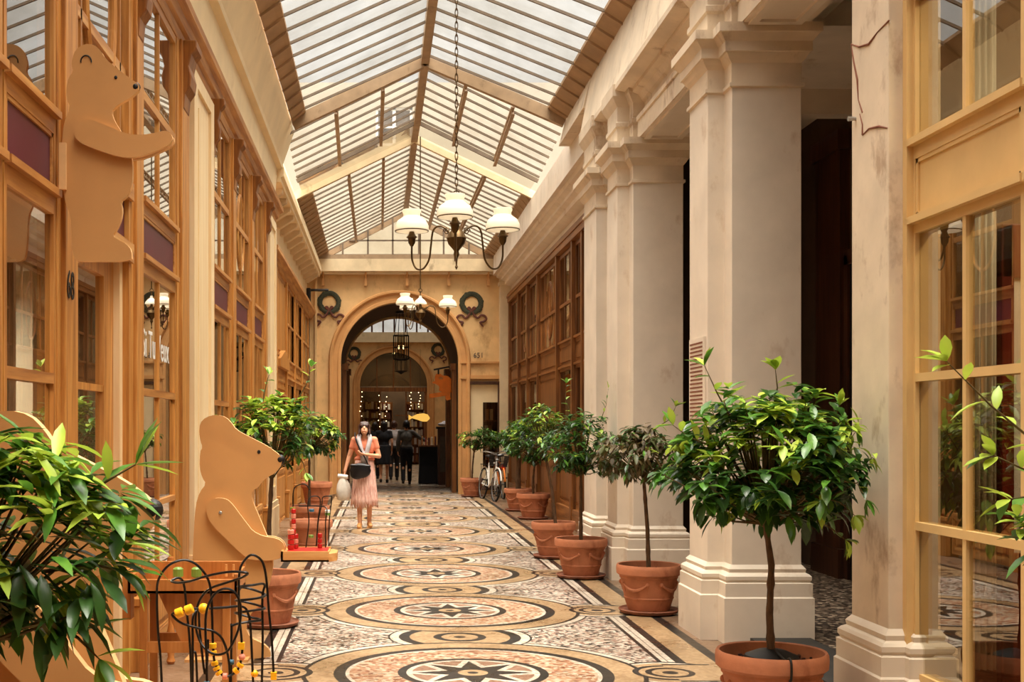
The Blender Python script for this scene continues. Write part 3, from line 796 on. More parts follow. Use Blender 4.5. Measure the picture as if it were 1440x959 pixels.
MB().tube([(-1.66,7.38,.95),(-1.62,7.38,.97),(-1.62,7.38,1.15),(-1.66,7.38,1.17)],.012,6).build('handle', M['brass'], lf, smooth=True, off=off)
MB().box(-1.69,-1.685,6.46,7.3,.5,2.45).build('pane', M['glass'], t, off=off)
MB().box(-1.72,-1.62,7.56,7.64,0,2.58).build('jamb', M['oak_light'], t, off=off)
MB().box(-1.63,-1.62,6.36,7.64,3.08,4.5).build('fanlight', M['glass'], t, off=off)
m = MB()
pts = [(-1.62, 7.0+.36*math.cos(2*PI*i/32), 4.05+.62*math.sin(2*PI*i/32)) for i in range(32)]
m.tube(pts,.028,6,closed=True); m.box(-1.64,-1.6,6.5,6.53,3.08,4.5); m.box(-1.64,-1.6,7.47,7.5,3.08,4.5)
m.build('oval_muntin', W, t, off=off)
# posts with carved consoles
def post(nm, y0, y1, label, X0=-1.6, proud=.045, z1=4.58, console=True, mat=None):
    t = thing(nm, label, 'post', (X0,(y0+y1)/2,0), kind='structure'); off = (X0,(y0+y1)/2,0)
    yc = (y0+y1)/2; w = y1-y0
    MB().box(X0-.08,X0+.02,y0,y1,0,z1).box(X0,X0+proud,yc-w*.32,yc+w*.32,.5,z1).box(X0,X0+proud+.03,y0,y1,0,.42).box(X0,X0+proud+.04,y0-.01,y1+.01,.42,.47).build('shaft', mat or W, t, off=off, bevel=.006)
    if console:
        prf = [(X0,4.58),(X0+.15,4.58),(X0+.15,4.52),(X0+.11,4.47),(X0+.09,4.38),(X0+.11,4.30),(X0+.10,4.22),(X0+.06,4.16),(X0+.05,4.05),(X0,4.02)]
        MB().prism(prf,'y',yc-w*.26,yc+w*.26).build('console', M['oak_dark'], t, off=off, bevel=.01)
    return t
post('trim_20', 5.96, 6.29, 'oak post with black house number beside the hanging bear')
post('trim_21', 7.71, 8.06, 'oak post between the shop door and the lettered window')
post('trim_22', 9.44, 9.98, 'oak post against the cream pilaster')
post('trim_23', 12.76, 13.15, 'oak post between the curtained windows')
post('trim_24', 14.62, 15.04, 'oak post past the window with the wooden oval')
post('trim_25', 16.35, 16.72, 'oak post before the far cream pilaster')
post('trim_26', 11.22, 11.42, 'slim oak post after the cream pilaster', console=True)
def cream_pilaster(nm, y0, y1, label):
    m = MB(); m.box(-1.68,-1.56,y0,y1,0,4.54); w = y1-y0
    for (a,b,c,d) in ((y0+.001,y0+w*.16,.5,4.5),(y1-w*.16,y1-.001,.5,4.5),(y0+w*.16,y1-w*.16,.5,.7),(y0+w*.16,y1-w*.16,4.38,4.5)): m.box(-1.56,-1.535,a,b,c,d)
    m.box(-1.56,-1.545,y0+w*.28,y1-w*.28,.85,4.25)
    m.box(-1.6,-1.5,y0-.02,y1+.02,0,.42); m.box(-1.6,-1.51,y0-.02,y1+.02,.42,.5)
    structure(nm, m, M['oak_light'], label, 'pilaster')
cream_pilaster('trim_27', 10.02, 11.2, 'cream panelled pilaster behind the standing bear')
cream_pilaster('trim_28', 16.8, 17.85, 'far cream panelled pilaster at the end of the toy shop front')
# oak cornice + cream frieze and attic above
pr = [(-1.72,4.56),(-1.58,4.56),(-1.56,4.62),(-1.53,4.64),(-1.51,4.70),(-1.46,4.72),(-1.45,4.77),(-1.72,4.77)]
structure('trim_29', MB().prism(pr,'y',-6,18.1), WY, 'moulded oak cornice along the toy shop', 'cornice')
pr = [(-1.75,4.77),(-1.50,4.77),(-1.47,5.17),(-1.40,5.19),(-1.39,5.24),(-1.23,5.70),(-1.3,5.80),(-1.75,5.80)]
structure('trim_30', MB().prism(pr,'y',-6,17.2), M['plaster_l'], 'cream frieze and coved attic above the oak cornice', 'frieze')
structure('wall_left', MB().box(-1.75,-1.62,-6,3.4,0,4.6), M['oak'], 'oak wall boarding behind the camera', 'wall')
structure('wall_toyshop', MB().box(-4.6,-4.5,2.4,18.3,0,4.6).box(-4.6,-1.75,2.3,2.4,0,4.6).box(-4.6,-1.75,10.05,10.15,0,4.6).box(-4.6,-1.75,18.2,18.3,0,4.6), M['interior'], 'brown inner walls of the toy shop', 'wall')
structure('floor', MB().box(-4.6,-1.75,2.3,18.3,-.1,.0).box(-4.6,-1.75,2.3,18.3,2.66,2.96), M['walnut_y'], 'timber floors of the toy shop', 'floor')
structure('ceiling', MB().box(-4.6,-1.75,2.3,18.3,4.6,4.7), M['interior'], 'ceiling inside the toy shop', 'ceiling')
structure('trim_31', MB().box(-2.35,-2.2,4.72,4.9,0,2.66), M['white'], 'white post inside the toy shop behind the big bear figure', 'post')
structure('trim_51', MB().box(-2.5,-2.34,8.2,8.36,0,2.66), M['white'], 'white post inside the toy shop behind the lettered window', 'post')
# far oak shop on the bear side
FL = [(.1,.75,'wood',1,1),(.82,2.3,'glass',2,1),(2.42,2.62,'wood',1,1),(2.72,3.98,'glass',2,2)]
FD = [(.02,.8,'wood',1,1),(.86,2.0,'glass',1,1),(2.1,2.3,'wood',1,1),(2.72,3.98,'wood',1,1)]
X = -1.66
bay('window_13', 'far oak shop window next to the second cream pilaster', X, 1, 17.95, 18.9, FL, W, WY, 'glass_dark')
bay('door_3', 'oak door with small pediment in the far shop', X, 1, 19.0, 20.9, FD, W, WY, 'glass_dark', cat='door', arch=(19.95,3.35,.35,.5))
bay('window_14', 'oak window past the pedimented door', X, 1, 21.0, 22.9, FL, W, WY, 'glass_dark')
bay('window_15', 'oak window with brown blinds of the far shop', X, 1, 23.0, 25.0, FL, W, WY, 'glass_dark')
bay('window_16', 'last oak window before the arch wall', X, 1, 25.1, 27.6, FL, W, WY, 'glass_dark')
for i, y in enumerate((18.95,20.95,22.95,25.05)):
    post('trim_%d' % (32+i), y-.09, y+.09, 'slim oak post of the far shop, %s' % ('before the pedimented door','after the pedimented door','between the blinds','near the arch wall')[i], X0=X, z1=4.05, console=False)
t = structure('trim_36', MB().prism([(19.0,2.5),(20.9,2.5),(20.9,2.62),(19.95,2.80),(19.0,2.62)],'x',-1.66,-1.57), W, 'small oak pediment over the far shop door', 'pediment')
structure('trim_37', MB().prism([(-1.75,4.02),(-1.62,4.02),(-1.58,4.1),(-1.52,4.16),(-1.52,4.22),(-1.75,4.22)],'y',17.9,28.15), WY, 'oak cornice along the far shop', 'cornice')
structure('wall_left', MB().box(-1.9,-1.72,17.9,28.2,4.2,5.4).box(-2.9,-2.8,17.9,28.2,0,4.2).box(-2.9,-1.7,28.1,28.25,0,4.2), M['plaster_l'], 'cream wall above the far oak shop', 'wall')
structure('trim_38', MB().box(-1.95,-1.66,27.62,28.13,0,4.02), M['black_wood'], 'dark board where the far oak shop meets the arch wall', 'board')
t = thing('trim_39', 'bracketed cream eaves above the far oak shop', 'eaves', (-1.6,23,5), kind='structure'); off = (-1.6,23,5)
MB().prism([(-1.75,5.0),(-1.42,5.0),(-1.42,5.06),(-1.38,5.08),(-1.38,5.2),(-1.46,5.46),(-1.75,5.46)],'y',17.2,28.1).build('fascia', M['plaster_l'], t, off=off)
for i in range(14):
    y = 17.7+i*.75
    MB().prism([(-1.72,4.80),(-1.66,4.80),(-1.44,4.94),(-1.44,5.0),(-1.72,5.0)],'y',y,y+.16).build('bracket', M['cream_beam'], t, off=off)

# ---- brown shopfront on the column side
RF = [(.35,.95,'wood',1,1),(1.02,2.45,'glass',1,1),(2.53,2.86,'wood',1,1),(2.94,3.5,'glass',3,1),(3.55,4.3,'glass',3,1)]
RD = [(.02,.9,'wood',1,1),(.96,2.4,'wood',1,1),(2.53,2.86,'wood',1,1),(2.94,3.5,'glass',4,1),(3.55,4.3,'glass',4,1)]
X = 2.95; W2, WY2 = M['walnut'], M['walnut_y']
ys = [14.62,16.1,17.7,18.62,20.3,22.75,24.4,26.0,27.85]
labs = ['brown shop window hidden behind the piers','brown shop window half behind the slim pilaster','narrow brown window with low sill behind the leafy trees','brown window beside the panelled door','panelled brown shop door with oval muntin above','brown window past the panelled door','brown window with round muntin over the far pots','last brown window against the pale grey pilaster']
for i in range(8):
    d = i == 4
    bay('door_4' if d else 'window_%d' % (17+i), labs[i], X, -1, ys[i]+.05, ys[i+1]-.05, RD if d else RF, W2, WY2, 'glass_dark', cat='door' if d else 'shop window',
        arch=((ys[i]+ys[i+1])/2,3.6,.32,.5) if i in (4,6) else None)
for i, y in enumerate(ys): structure('trim_%d' % (42+i), MB().box(2.88,3.05,y-.06,y+.06,0,4.4).box(2.86,2.9,y-.07,y+.07,0,.5), W2, 'slim brown post of the shopfront, %s from the slim cream pilaster' % ('first','second','third','fourth','fifth','sixth','seventh','eighth','ninth')[i], 'post')
structure('trim_41', MB().box(2.86,3.05,14.6,28.0,4.38,4.58).box(2.84,3.0,14.6,28.0,4.48,4.53).box(2.88,3.05,14.6,28.0,0,.3), WY2, 'brown lintel and plinth of the shopfront', 'lintel')
structure('wall_brownshop', MB().box(4.9,5.0,14.7,28.2,0,4.6).box(3.05,5.0,28.2,28.3,0,4.6).box(3.05,5,14.7,28.2,4.5,4.6).box(3.05,5,14.7,28.2,-.1,.0), M['interior'], 'inner walls of the brown shop', 'wall')

# ---- yellow shop window near the camera
X = 2.60
SF = [(.10,.30,'panel',1,1),(.36,1.05,'glass',2,1),(1.09,1.77,'glass',2,1),(1.81,2.49,'glass',2,1),(2.57,2.85,'panel',1,1),(2.95,3.62,'glass',2,1),(3.70,4.30,'glass',2,1)]
P = M['shop_paint']
bay('window_25', 'yellow painted shop window with small panes by the tall pier', X, -1, 4.90, 5.99, SF, P, P, 'glass_clear', 'shop_paint', sw=.055)
bay('window_26', 'yellow painted shop window next to the frame edge', X, -1, 3.80, 4.89, SF, P, P, 'glass_clear', 'shop_paint', sw=.055)
bay('window_27', 'yellow painted shop window beside the camera', X, -1, 2.70, 3.79, SF, P, P, 'glass_clear', 'shop_paint', sw=.055)
structure('wall_right', MB().box(2.62,2.75,-6,2.68,0,4.43), P, 'yellow painted wall behind the camera', 'wall')
structure('wall_curioshop', MB().box(5.0,5.1,2.4,6.5,0,4.5).box(2.75,5.1,2.3,2.4,0,4.5).box(2.8,5.1,6.48,6.5,0,4.5).box(2.72,5.1,2.4,6.5,4.45,4.55).box(2.72,5.1,2.4,6.5,-.1,0), M['interior'], 'brown inner walls of the yellow-framed shop', 'wall')
structure('wall_back', MB().box(-1.95,3.05,-6.2,-6.0,0,6.6), M['plaster_end'], 'unseen ochre wall added behind the camera to stop light from there', 'wall')  # added blocker: the arcade goes on, this stops light entering from behind
# ---------------------------------------------------------------- potted trees
def leaf_mesh(mb, base, d, up, L, w, mi, droop=.25):
    d = d.normalized(); r = d.cross(up)
    if r.length < 1e-4: r = d.orthogonal()
    r.normalize(); u = r.cross(d).normalized()
    v = []
    for t, ww in ((0,.08),(.2,.66),(.45,1.0),(.72,.80),(1,0)):
        c = base + d*(L*t) - u*(L*droop*t*t)
        if ww == 0: v.append(c)
        else:
            h = w*ww*.5
            v += [c - r*h + u*h*.35, c, c + r*h + u*h*.35]
    fs = [(0,1,4,3),(1,2,5,4),(3,4,7,6),(4,5,8,7),(6,7,10,9),(7,8,11,10),(9,10,12),(10,11,12)]
    mb.add(v, fs, mi)
def rand_dir(rng):
    while True:
        p = Vector((rng.uniform(-1,1), rng.uniform(-1,1), rng.uniform(-1,1)))
        if .05 < p.length < 1: return p.normalized()
def shoot(lf, tw, rng, pts, r0, L, w, mis, every=.055, whorl=5):
    """a leafy shoot along a path"""
    tw.tube(pts, [r0*(1-.7*i/(len(pts)-1)) for i in range(len(pts))], 5)
    pts = [Vector(p) for p in pts]; acc = 0
    for a, b in zip(pts, pts[1:]):
        d = (b-a); n = max(1, int(d.length/every)); dn = d.normalized()
        for k in range(n):
            p = a + d*(k+rng.random())/n
            s = rand_dir(rng); s = (s - dn*s.dot(dn)).normalized()
            leaf_mesh(lf, p, s*.85 + dn*.5, Vector((0,0,1)), L*rng.uniform(.7,1.1), w*rng.uniform(.8,1.1), rng.choice(mis), rng.uniform(.05,.35))
    d = (pts[-1]-pts[-2]).normalized()
    for k in range(whorl):
        s = rand_dir(rng); s = (s - d*s.dot(d)).normalized()
        leaf_mesh(lf, pts[-1], s*.7 + d*.8, Vector((0,0,1)), L*rng.uniform(.7,1), w, rng.choice(mis), rng.uniform(.0,.3))
def crown(rng, top, c, rad, ntw, L, w, lime=.18, dry=0, inner=.35):
    """leaf and twig meshes round centre c (local), rad = (rx, ry, rz up, rz down)"""
    lf = MB(); tw = MB(); c = Vector(c); top = Vector(top)
    for i in range(ntw):
        dr = rand_dir(rng); dr.z = dr.z*.9 + .08
        rz = rad[2] if dr.z > 0 else rad[3]
        rr = rng.uniform(inner, 1.0)**.55 * rng.uniform(.82,1.08)
        q = 1.06 - .45*max(dr.z,0)**1.5
        tip = c + Vector((dr.x*rad[0]*q, dr.y*rad[1]*q, dr.z*rz))*rr
        if i % 2 == 0:
            mid = top.lerp(tip, .55) + Vector((0,0,-.03*rad[2]))
            tw.tube([top + Vector((0,0,rng.uniform(-.02,.1))), mid, tip], [.007,.005,.002], 4, cap=False)
        ax = (tip - top).normalized(); ax = (ax + Vector((0,0,.55))).normalized()
        young = dr.z > .1 and rng.random() < lime*1.6 or rng.random() < lime*.3
        for k in range(rng.randint(6,9)):
            s = rand_dir(rng); s = (s - ax*s.dot(ax)).normalized()
            d = s*.9 + ax*rng.uniform(-.1,.7)
            if dr.z < -.2: d.z -= .45
            if dry and rng.random() < dry: mi = rng.choice((3,3,4)); d.z -= .6
            elif young: mi = rng.choice((2,2,1))
            else: mi = rng.choice((0,0,0,1))
            leaf_mesh(lf, tip + ax*rng.uniform(-.04,.03), d, Vector((0,0,1)), L*rng.uniform(.65,1.1), w*rng.uniform(.8,1.15), mi, rng.uniform(.05,.45))
    return lf, tw
LEAVES = [M['leaf_dark'], M['leaf_mid'], M['leaf_lime'], M['leaf_dry'], M['leaf_dry2']]
def pot_parts(t, R=.265, H=.41, saucer=True, garland=True, seed=0):
    k = R/.265; h = H-.03
    P = [(.165*k,.03),(.172*k,.035),(.20*k,.03+h*.26),(.206*k,.03+h*.27),(.206*k,.03+h*.29),(.202*k,.03+h*.30),(.233*k,.03+h*.70),(.24*k,.03+h*.71),(.24*k,.03+h*.75),(.252*k,.03+h*.77),(R,.03+h*.80),(R*1.01,.03+h*.90),(R,H-.012),(R*.975,H),(R*.93,H-.005),(R*.90,H-.05),(R*.86,H-.09)]
    m = MB().lathe(P, 40)
    if garland:
        for s in range(4):
            a0 = s*PI/2 + .25; pts = []
            for i in range(15):
                u = i/14; a = a0 + u*(PI/2-.5); z = .03+h*(.60 - .14*math.sin(PI*u)); rr = (.206 + .034*((z-.03)/h-.3)/.4)*k
                pts.append((rr*math.cos(a), rr*math.sin(a), z))
            m.tube(pts, [.006+.010*math.sin(PI*i/14) for i in range(15)], 6)
            for a in (a0, a0+PI/2-.5):
                m.ball((.228*k*math.cos(a), .228*k*math.sin(a), .03+h*.60), (.016,.016,.02), 8, 6)
                m.tube([(.226*k*math.cos(a), .226*k*math.sin(a), .03+h*.60),(.212*k*math.cos(a), .212*k*math.sin(a), .03+h*.42)], [.009,.004], 6)
        a = -PI/2-.2
        m.lathe([(.001,0),(.02,0),(.024,.004),(.02,.009),(.012,.006),(.001,.008)], 12, c=(0,0,0)) if False else None
    m.build('pot', M['terracotta'], t, smooth=True)
    if saucer:
        MB().lathe([(.001,.0),(.20*k,.0),(.235*k,.012),(.25*k,.035),(.243*k,.042),(.228*k,.028),(.19*k,.03),(.001,.03)], 36).build('saucer', M['saucer'], t, smooth=True)
    m = MB(); rng = random.Random(seed)
    m.lathe([(R*.89,H-.07),(R*.6,H-.055),(R*.3,H-.045),(.001,H-.04)], 28)
    for i in range(60):
        a = rng.uniform(0,2*PI); q = R*.84*math.sqrt(rng.random())
        m.ball((q*math.cos(a), q*math.sin(a), H-.052), (rng.uniform(.006,.016),rng.uniform(.006,.016),.007), 5, 3)
    m.build('soil', M['soil'], t)
def squeeze(mb, lim):
    a = lim*.55; b = lim-a
    mb.v = [((a+b*(1-math.exp(-(x-a)/b)) if x > a else x), y, z) for x, y, z in mb.v]
def tree(label, x, y, R=.265, H=.41, trunk=(), cc=(0,0,1.3), rad=(.5,.5,.4,.3), ntw=120, L=.11, w=.04, seed=1, lime=.18, dry=0, shoots=(), saucer=True, tr=.018, knots=True, garland=True, lab_foliage=None, low=(), xmax=None):
    rng = random.Random(seed)
    t = thing('potted_tree', label, 'potted tree', (x,y,0), rz=0, group='terracotta pots along the arcade')
    pot_parts(t, R, H, saucer, garland, seed)
    pts = [Vector(p) for p in trunk]
    P = []; 
    for a, b in zip(pts, pts[1:]):
        for i in range(8): P.append(a.lerp(b, i/8))
    P.append(pts[-1])
    rs = [tr*(1.15-.35*i/len(P))*(1+(.22 if knots and i % 9 == 4 else 0)+rng.uniform(-.06,.06)) for i in range(len(P))]
    MB().tube(P, rs, 10).build('trunk', M['bark'], t, smooth=True)
    lf, tw = crown(rng, pts[-1], cc, rad, ntw, L, w, lime, dry)
    for s in shoots: shoot(lf, tw, rng, s, .006, L*.95, w*.95, (2,2,1))
    for s in low: shoot(lf, tw, rng, s, .005, L*.9, w, (1,1,2))
    if xmax:
        squeeze(lf, xmax); squeeze(tw, xmax)
    tw.build('twigs', M['twig'], t)
    o = lf.build('foliage', LEAVES, t, smooth=True, sharp=0)
    if lab_foliage: o['label'] = lab_foliage
    return t
GT = 'terracotta pots along the arcade'
# column side, from the camera to the arch
T1 = tree('large bushy laurel tree in a terracotta pot before the near pier', 1.975, 6.2, R=.275, H=.42,
     trunk=[(0,0,.36),(-.01,0,.6),(.0,0,.85),(-.03,0,1.06)], cc=(.0,0,1.34), rad=(.53,.5,.46,.36), ntw=300, L=.118, w=.046, seed=11, lime=.30, xmax=.50,
     shoots=[[(-.18,0,1.55),(-.28,-.02,1.72),(-.345,-.02,1.86)],[(0,0,1.6),(.03,0,1.75),(.02,0,1.84)],[(.4,0,1.3),(.5,0,1.34),(.56,0,1.35)],[(.25,0,1.5),(.33,0,1.6),(.36,0,1.66)],[(-.3,0,1.45),(-.42,0,1.5),(-.5,0,1.56)]],
     low=[[(.15,-.2,1.22),(.26,-.25,1.18),(.32,-.28,1.12)],[(.12,-.2,1.12),(.22,-.25,1.05),(.28,-.25,1.0)],[(.18,-.3,1.3),(.30,-.35,1.28),(.36,-.35,1.2)]])
MB().lathe([(.15,.355),(.13,.395),(.07,.42),(.001,.43)],20).build('root_ball', M['black'], T1, smooth=True)
MB().tube(spline([(.005,-.05,.425),(.005,-.2,.405),(.005,-.262,.425),(.005,-.288,.40),(.005,-.285,.33),(.005,-.262,.3),(.005,-.235,.1),(.005,-.2,.01)]),.006,7).build('watering_tube', M['black'], T1, smooth=True)
tree('withered brown-leaved tree in a garlanded terracotta pot between the cream piers', 2.225, 10.2, R=.265, H=.41,
     trunk=[(0,0,.34),(-.01,0,.7),(-.04,0,1.1)], cc=(-.09,0,1.33), rad=(.37,.36,.27,.27), ntw=120, L=.105, w=.034, seed=12, lime=.02, dry=.8, tr=.017,
     shoots=[[(.0,0,1.5),(.18,-.02,1.62),(.22,-.02,1.72)]])
tree('dark green round tree in terracotta pot before the slim pilaster', 2.05, 12.6, R=.27, H=.41,
     trunk=[(0,0,.34),(.0,0,.7),(.0,0,1.05)], cc=(.0,0,1.36), rad=(.42,.4,.38,.33), ntw=150, L=.10, w=.036, seed=13, lime=.06, xmax=.325,
     shoots=[[(.2,0,1.6),(.3,0,1.78),(.36,0,1.95)],[(-.1,0,1.65),(-.16,0,1.85),(-.15,0,2.0)]])
tree('slender tree in terracotta pot partly hidden by the dark green round tree', 2.035, 14.5, R=.26, H=.43,
     trunk=[(.03,0,.36),(-.02,0,.8),(-.1,0,1.25)], cc=(-.15,0,1.5), rad=(.32,.32,.34,.25), ntw=80, L=.10, w=.036, seed=14, lime=.2, xmax=.27)
tree('pale green leafy tree in terracotta pot before the panelled brown door', 2.55, 20.6, R=.28, H=.44,
     trunk=[(0,0,.38),(.0,0,.7),(.02,0,.9)], cc=(.0,0,1.30), rad=(.55,.4,.42,.42), ntw=110, L=.12, w=.045, seed=15, lime=.30)
tree('thick-trunked tree in terracotta pot near the last brown windows', 2.52, 22.6, R=.26, H=.42,
     trunk=[(0,0,.38),(.0,0,.7),(.02,0,1.1)], cc=(.0,0,1.38), rad=(.46,.42,.32,.3), ntw=110, L=.11, w=.042, seed=16, lime=.12, tr=.045)
tree('low spreading tree in terracotta pot by the arch and the bicycles', 2.0, 27.2, R=.26, H=.42,
     trunk=[(0,0,.38),(.02,0,.7),(.05,0,1.0)], cc=(.25,0,1.28), rad=(.66,.35,.26,.22), ntw=95, L=.12, w=.045, seed=17, lime=.08)
# shop side
tree('sunlit bushy tree in terracotta pot behind the standing bear with toy tray', -.88, 9.55, R=.25, H=.42,
     trunk=[(0,0,.38),(.0,0,.8),(.02,0,1.15)], cc=(.04,0,1.50), rad=(.36,.34,.34,.30), ntw=130, L=.10, w=.042, seed=18, lime=.55,
     shoots=[[(.2,0,1.72),(.30,0,1.9),(.33,0,2.02)],[(-.05,0,1.75),(-.02,0,1.9),(.0,0,1.96)],[(.2,-.1,1.4),(.28,-.2,1.27),(.30,-.2,1.2)]])
tree('sunlit round tree in terracotta pot beside the walking woman', -1.02, 17.2, R=.28, H=.45,
     trunk=[(0,0,.38),(.0,0,.8),(.0,0,1.2)], cc=(.12,0,1.42), rad=(.40,.38,.30,.34), ntw=130, L=.11, w=.045, seed=19, lime=.35)
def empty_pot(label, x, y, R, H, seed):
    t = thing('plant_pot', label, 'plant pot', (x,y,0), group='terracotta pots on the oak shop side'); pot_parts(t, R, H, True, False, seed); return t
empty_pot('low terracotta pot before the far pot with the sunlit round tree', -.86, 14.9, .26, .42, 31)
empty_pot('dark terracotta pot at the foot of the arch wall by the far oak shop', -1.25, 23.4, .30, .5, 32)
# close to the camera
rngc = random.Random(5)
FG = tree('large-leaved sunlit bush in front of the nearest bear figure', -.92, 2.95, R=.24, H=.40,
     trunk=[(0,0,.35),(.0,0,.7),(.03,0,1.0)], cc=(.10,0,1.26), rad=(.34,.30,.31,.30), ntw=78, L=.125, w=.036, seed=21, lime=.34, tr=.016, inner=.3) if False else None
def near_bush(label, x, y, trunk, cc, rad, ntw, L, w, seed, lime, shoots, low=()):
    return tree(label, x, y, R=.24, H=.40, trunk=trunk, cc=cc, rad=rad, ntw=ntw, L=L, w=w, seed=seed, lime=lime, shoots=shoots, low=low, tr=.016)
near_bush('large-leaved sunlit bush in front of the big bear figure', -1.12, 2.95, [(0,0,.35),(.0,0,.7),(.05,0,1.0)], (.26,0,1.26), (.31,.27,.31,.26), 92, .14, .034, 21, .36,
     [[(.35,0,1.35),(.46,-.02,1.42),(.53,-.02,1.46)],[(.3,0,1.2),(.42,0,1.22),(.50,0,1.2)],[(.3,0,1.1),(.4,-.05,1.05),(.45,-.05,1.0)]])
near_bush('leafy bush reaching a young branch across the yellow shop window', 2.22, 3.9, [(0,0,.35),(.0,0,.7),(.0,0,1.0)], (.05,0,1.22), (.22,.22,.25,.25), 40, .12, .04, 22, .3,
     [[(-.05,0,1.38),(-.16,0,1.52),(-.28,0,1.62),(-.42,0,1.76)],[(-.05,0,1.3),(-.14,0,1.4),(-.27,0,1.46)],[(-.05,0,1.25),(-.15,0,1.33),(-.22,0,1.32)]])

# ---------------------------------------------------------------- bear figures of fibreboard
def smooth_poly(pts, it=2):
    for _ in range(it):
        q = []
        for i in range(len(pts)):
            a = pts[i]; b = pts[(i+1)%len(pts)]
            q += [(a[0]*.75+b[0]*.25, a[1]*.75+b[1]*.25), (a[0]*.25+b[0]*.75, a[1]*.25+b[1]*.75)]
        pts = q
    return pts
def board(mb_poly, y0, y1):
    """thick cut-out: material 0 faces, 1 sawn edge"""
    m = MB(); m.prism(mb_poly, 'y', y0, y1)
    n = len(mb_poly)
    for i in range(2, len(m.f)): m.m[i] = 1
    return m
# standing bear (pixel outline of the middle figure, at its own distance)
YB = 8.19; sB = F/YB
def B(px, py): return ((px-CX)/sB, EYE-(py-HY)/sB)
c7 = lambda x, y: B(270+x/3.196, 500+y/3.196)
out = [c7(*p) for p in ((34,345),(38,300),(65,273),(110,262),(152,272),(180,300),(200,330),(260,362),(340,402),(398,445),(408,465),(400,492),(375,525),(345,540),(318,560),(300,590),(268,604),(272,645),(292,695),(320,760),(352,840),(366,905))]
out += [B(*p) for p in ((384,800),(378,825),(368,848),(352,862),(345,880),(352,895),(370,903),(380,912),(381,925),(275,925),(271,890),(270,820))]
out += [c7(*p) for p in ((6,900),(10,790),(18,670),(36,610),(66,572),(48,545),(36,500),(38,430),(50,408),(40,380))]
body_poly = smooth_poly(out, 1)
arm = smooth_poly([c7(*p) for p in ((68,690),(76,655),(105,635),(145,634),(178,650),(235,728),(292,802),(420,818),(420,912),(275,914),(235,892),(150,810),(85,745))], 2)
def bear(label, loc, s=1.0):
    t = thing('bear_figure', label, 'bear figure', loc, group='standing bear figures holding trays')
    bp = [(a, b) for a, b in body_poly]
    xm = -1.28
    bp = [(a-xm, b-0.0) for a, b in body_poly]; ap = [(a-xm, b) for a, b in arm]
    z0 = min(b for a, b in bp)
    bp = [(a, b-z0) for a, b in bp]; ap = [(a, b-z0) for a, b in ap]
    bo = board(bp, -.022, .022).build('body', [M['mdf'], M['mdf_edge']], t)
    for s_, nm in ((-1,'arm'),(1,'arm')):
        a_ = board(ap, -.022*(s_) , -.022*s_ + (-.035)*s_ ) if False else board(ap, (-.06 if s_<0 else .024), (-.024 if s_<0 else .06))
        ar = a_.build(nm, [M['mdf'], M['mdf_edge']], t)
        q = c7(133,700); MB().ball((q[0]-xm, -.062 if s_<0 else .062, q[1]-z0), (.012,.006,.012), 10, 6).build('bolt', M['silver'], ar)
    q = c7(302,430)
    for ye in (-.022,.022): MB().ball((q[0]-xm, ye, q[1]-z0), (.012,.004,.014), 10, 6).build('eye', M['black'], t)
    q = c7(397,464)
    MB().ball((q[0]-xm, 0, q[1]-z0), (.032,.027,.034), 14, 10).build('nose', M['black'], t)
    # tray between the paws
    a_ = c7(408,866); b_ = c7(620,912)
    x0, x1 = a_[0]-xm, b_[0]-xm; zt, zb = a_[1]-z0, b_[1]-z0
    m = MB().box(x0, x1, -.16, .16, zb, zb+.012).box(x0, x1, -.16, -.145, zb, zt).box(x0, x1, .145, .16, zb, zt).box(x0, x0+.014, -.16, .16, zb, zt)
    m.prism([(x1,-.16),(x1+.05,-.1),(x1+.05,.1),(x1,.16)],'z',zb,zt-.016)
    m.box(x0+.01,x1,-.15,.15,zt-.02,zt-.008)
    tr = m.build('tray', M['pine'], t)
    m = MB().box(-.02, (out[25][0]-xm), -.14, .14, -.0, .018); 
    m.build('base_board', M['mdf'], t)
    return t, (x0, x1, zt-.008)
zb_floor = 0
b1, trayinfo = bear('standing bear figure with red toy on its tray, before the cream pilaster', (-1.28, YB, .0))
b2, _ = bear('big bear figure behind the foreground bush, tray carrying yellow beads', (-1.262, 3.6, .0))
b2.scale = (.98,.98,.98)
b2['label'] = 'big bear figure behind the large-leaved bush, its tray carrying yellow beads'
# hanging bear sign
YA = 5.93; sA = F/YA
cA = lambda x, y: ((x/1.997-CX)/sA, EYE-(y/1.997-HY)/sA)
oa = [cA(*p) for p in ((205,168),(214,142),(238,126),(265,127),(285,145),(297,166),(330,195),(375,228),(393,240),(392,256),(370,276),(345,289),(325,303),(315,316),(322,340),(340,368),(356,395),(368,425),(374,460),(374,500),(370,530),(357,555),(340,567),(346,590),(342,618),(330,645),(317,664),(335,675),(356,686),(371,703),(372,736),(240,736),(214,733),(207,715),(203,660),(200,605),(186,572),(178,525),(175,460),(176,400),(181,350),(200,302),(191,285),(188,250),(194,222),(208,203),(203,185))]
aa = [cA(*p) for p in ((214,378),(221,354),(242,341),(268,343),(310,360),(358,381),(400,385),(440,378),(470,371),(485,380),(489,398),(477,413),(430,434),(390,447),(345,447),(290,430),(240,411),(220,397))]
SX, SZ = -1.60, 0
t = thing('bear_sign', 'fibreboard bear sign hung from the oak post over the shop door', 'shop sign', (-1.53, YA, 2.2)); off = (-1.53, YA, 2.2)
board(smooth_poly(oa,1), YA-.015, YA+.015).build('body', [M['mdf'], M['mdf_edge']], t, off=off)
for y in (YA-.04, YA+.016):
    board(smooth_poly(aa,2), y, y+.024).build('arm', [M['mdf'], M['mdf_edge']], t, off=off)
q = cA(327,220); MB().ball((q[0],YA-.016,q[1]),(.008,.003,.009),10,6).build('eye', M['black'], t, off=off)
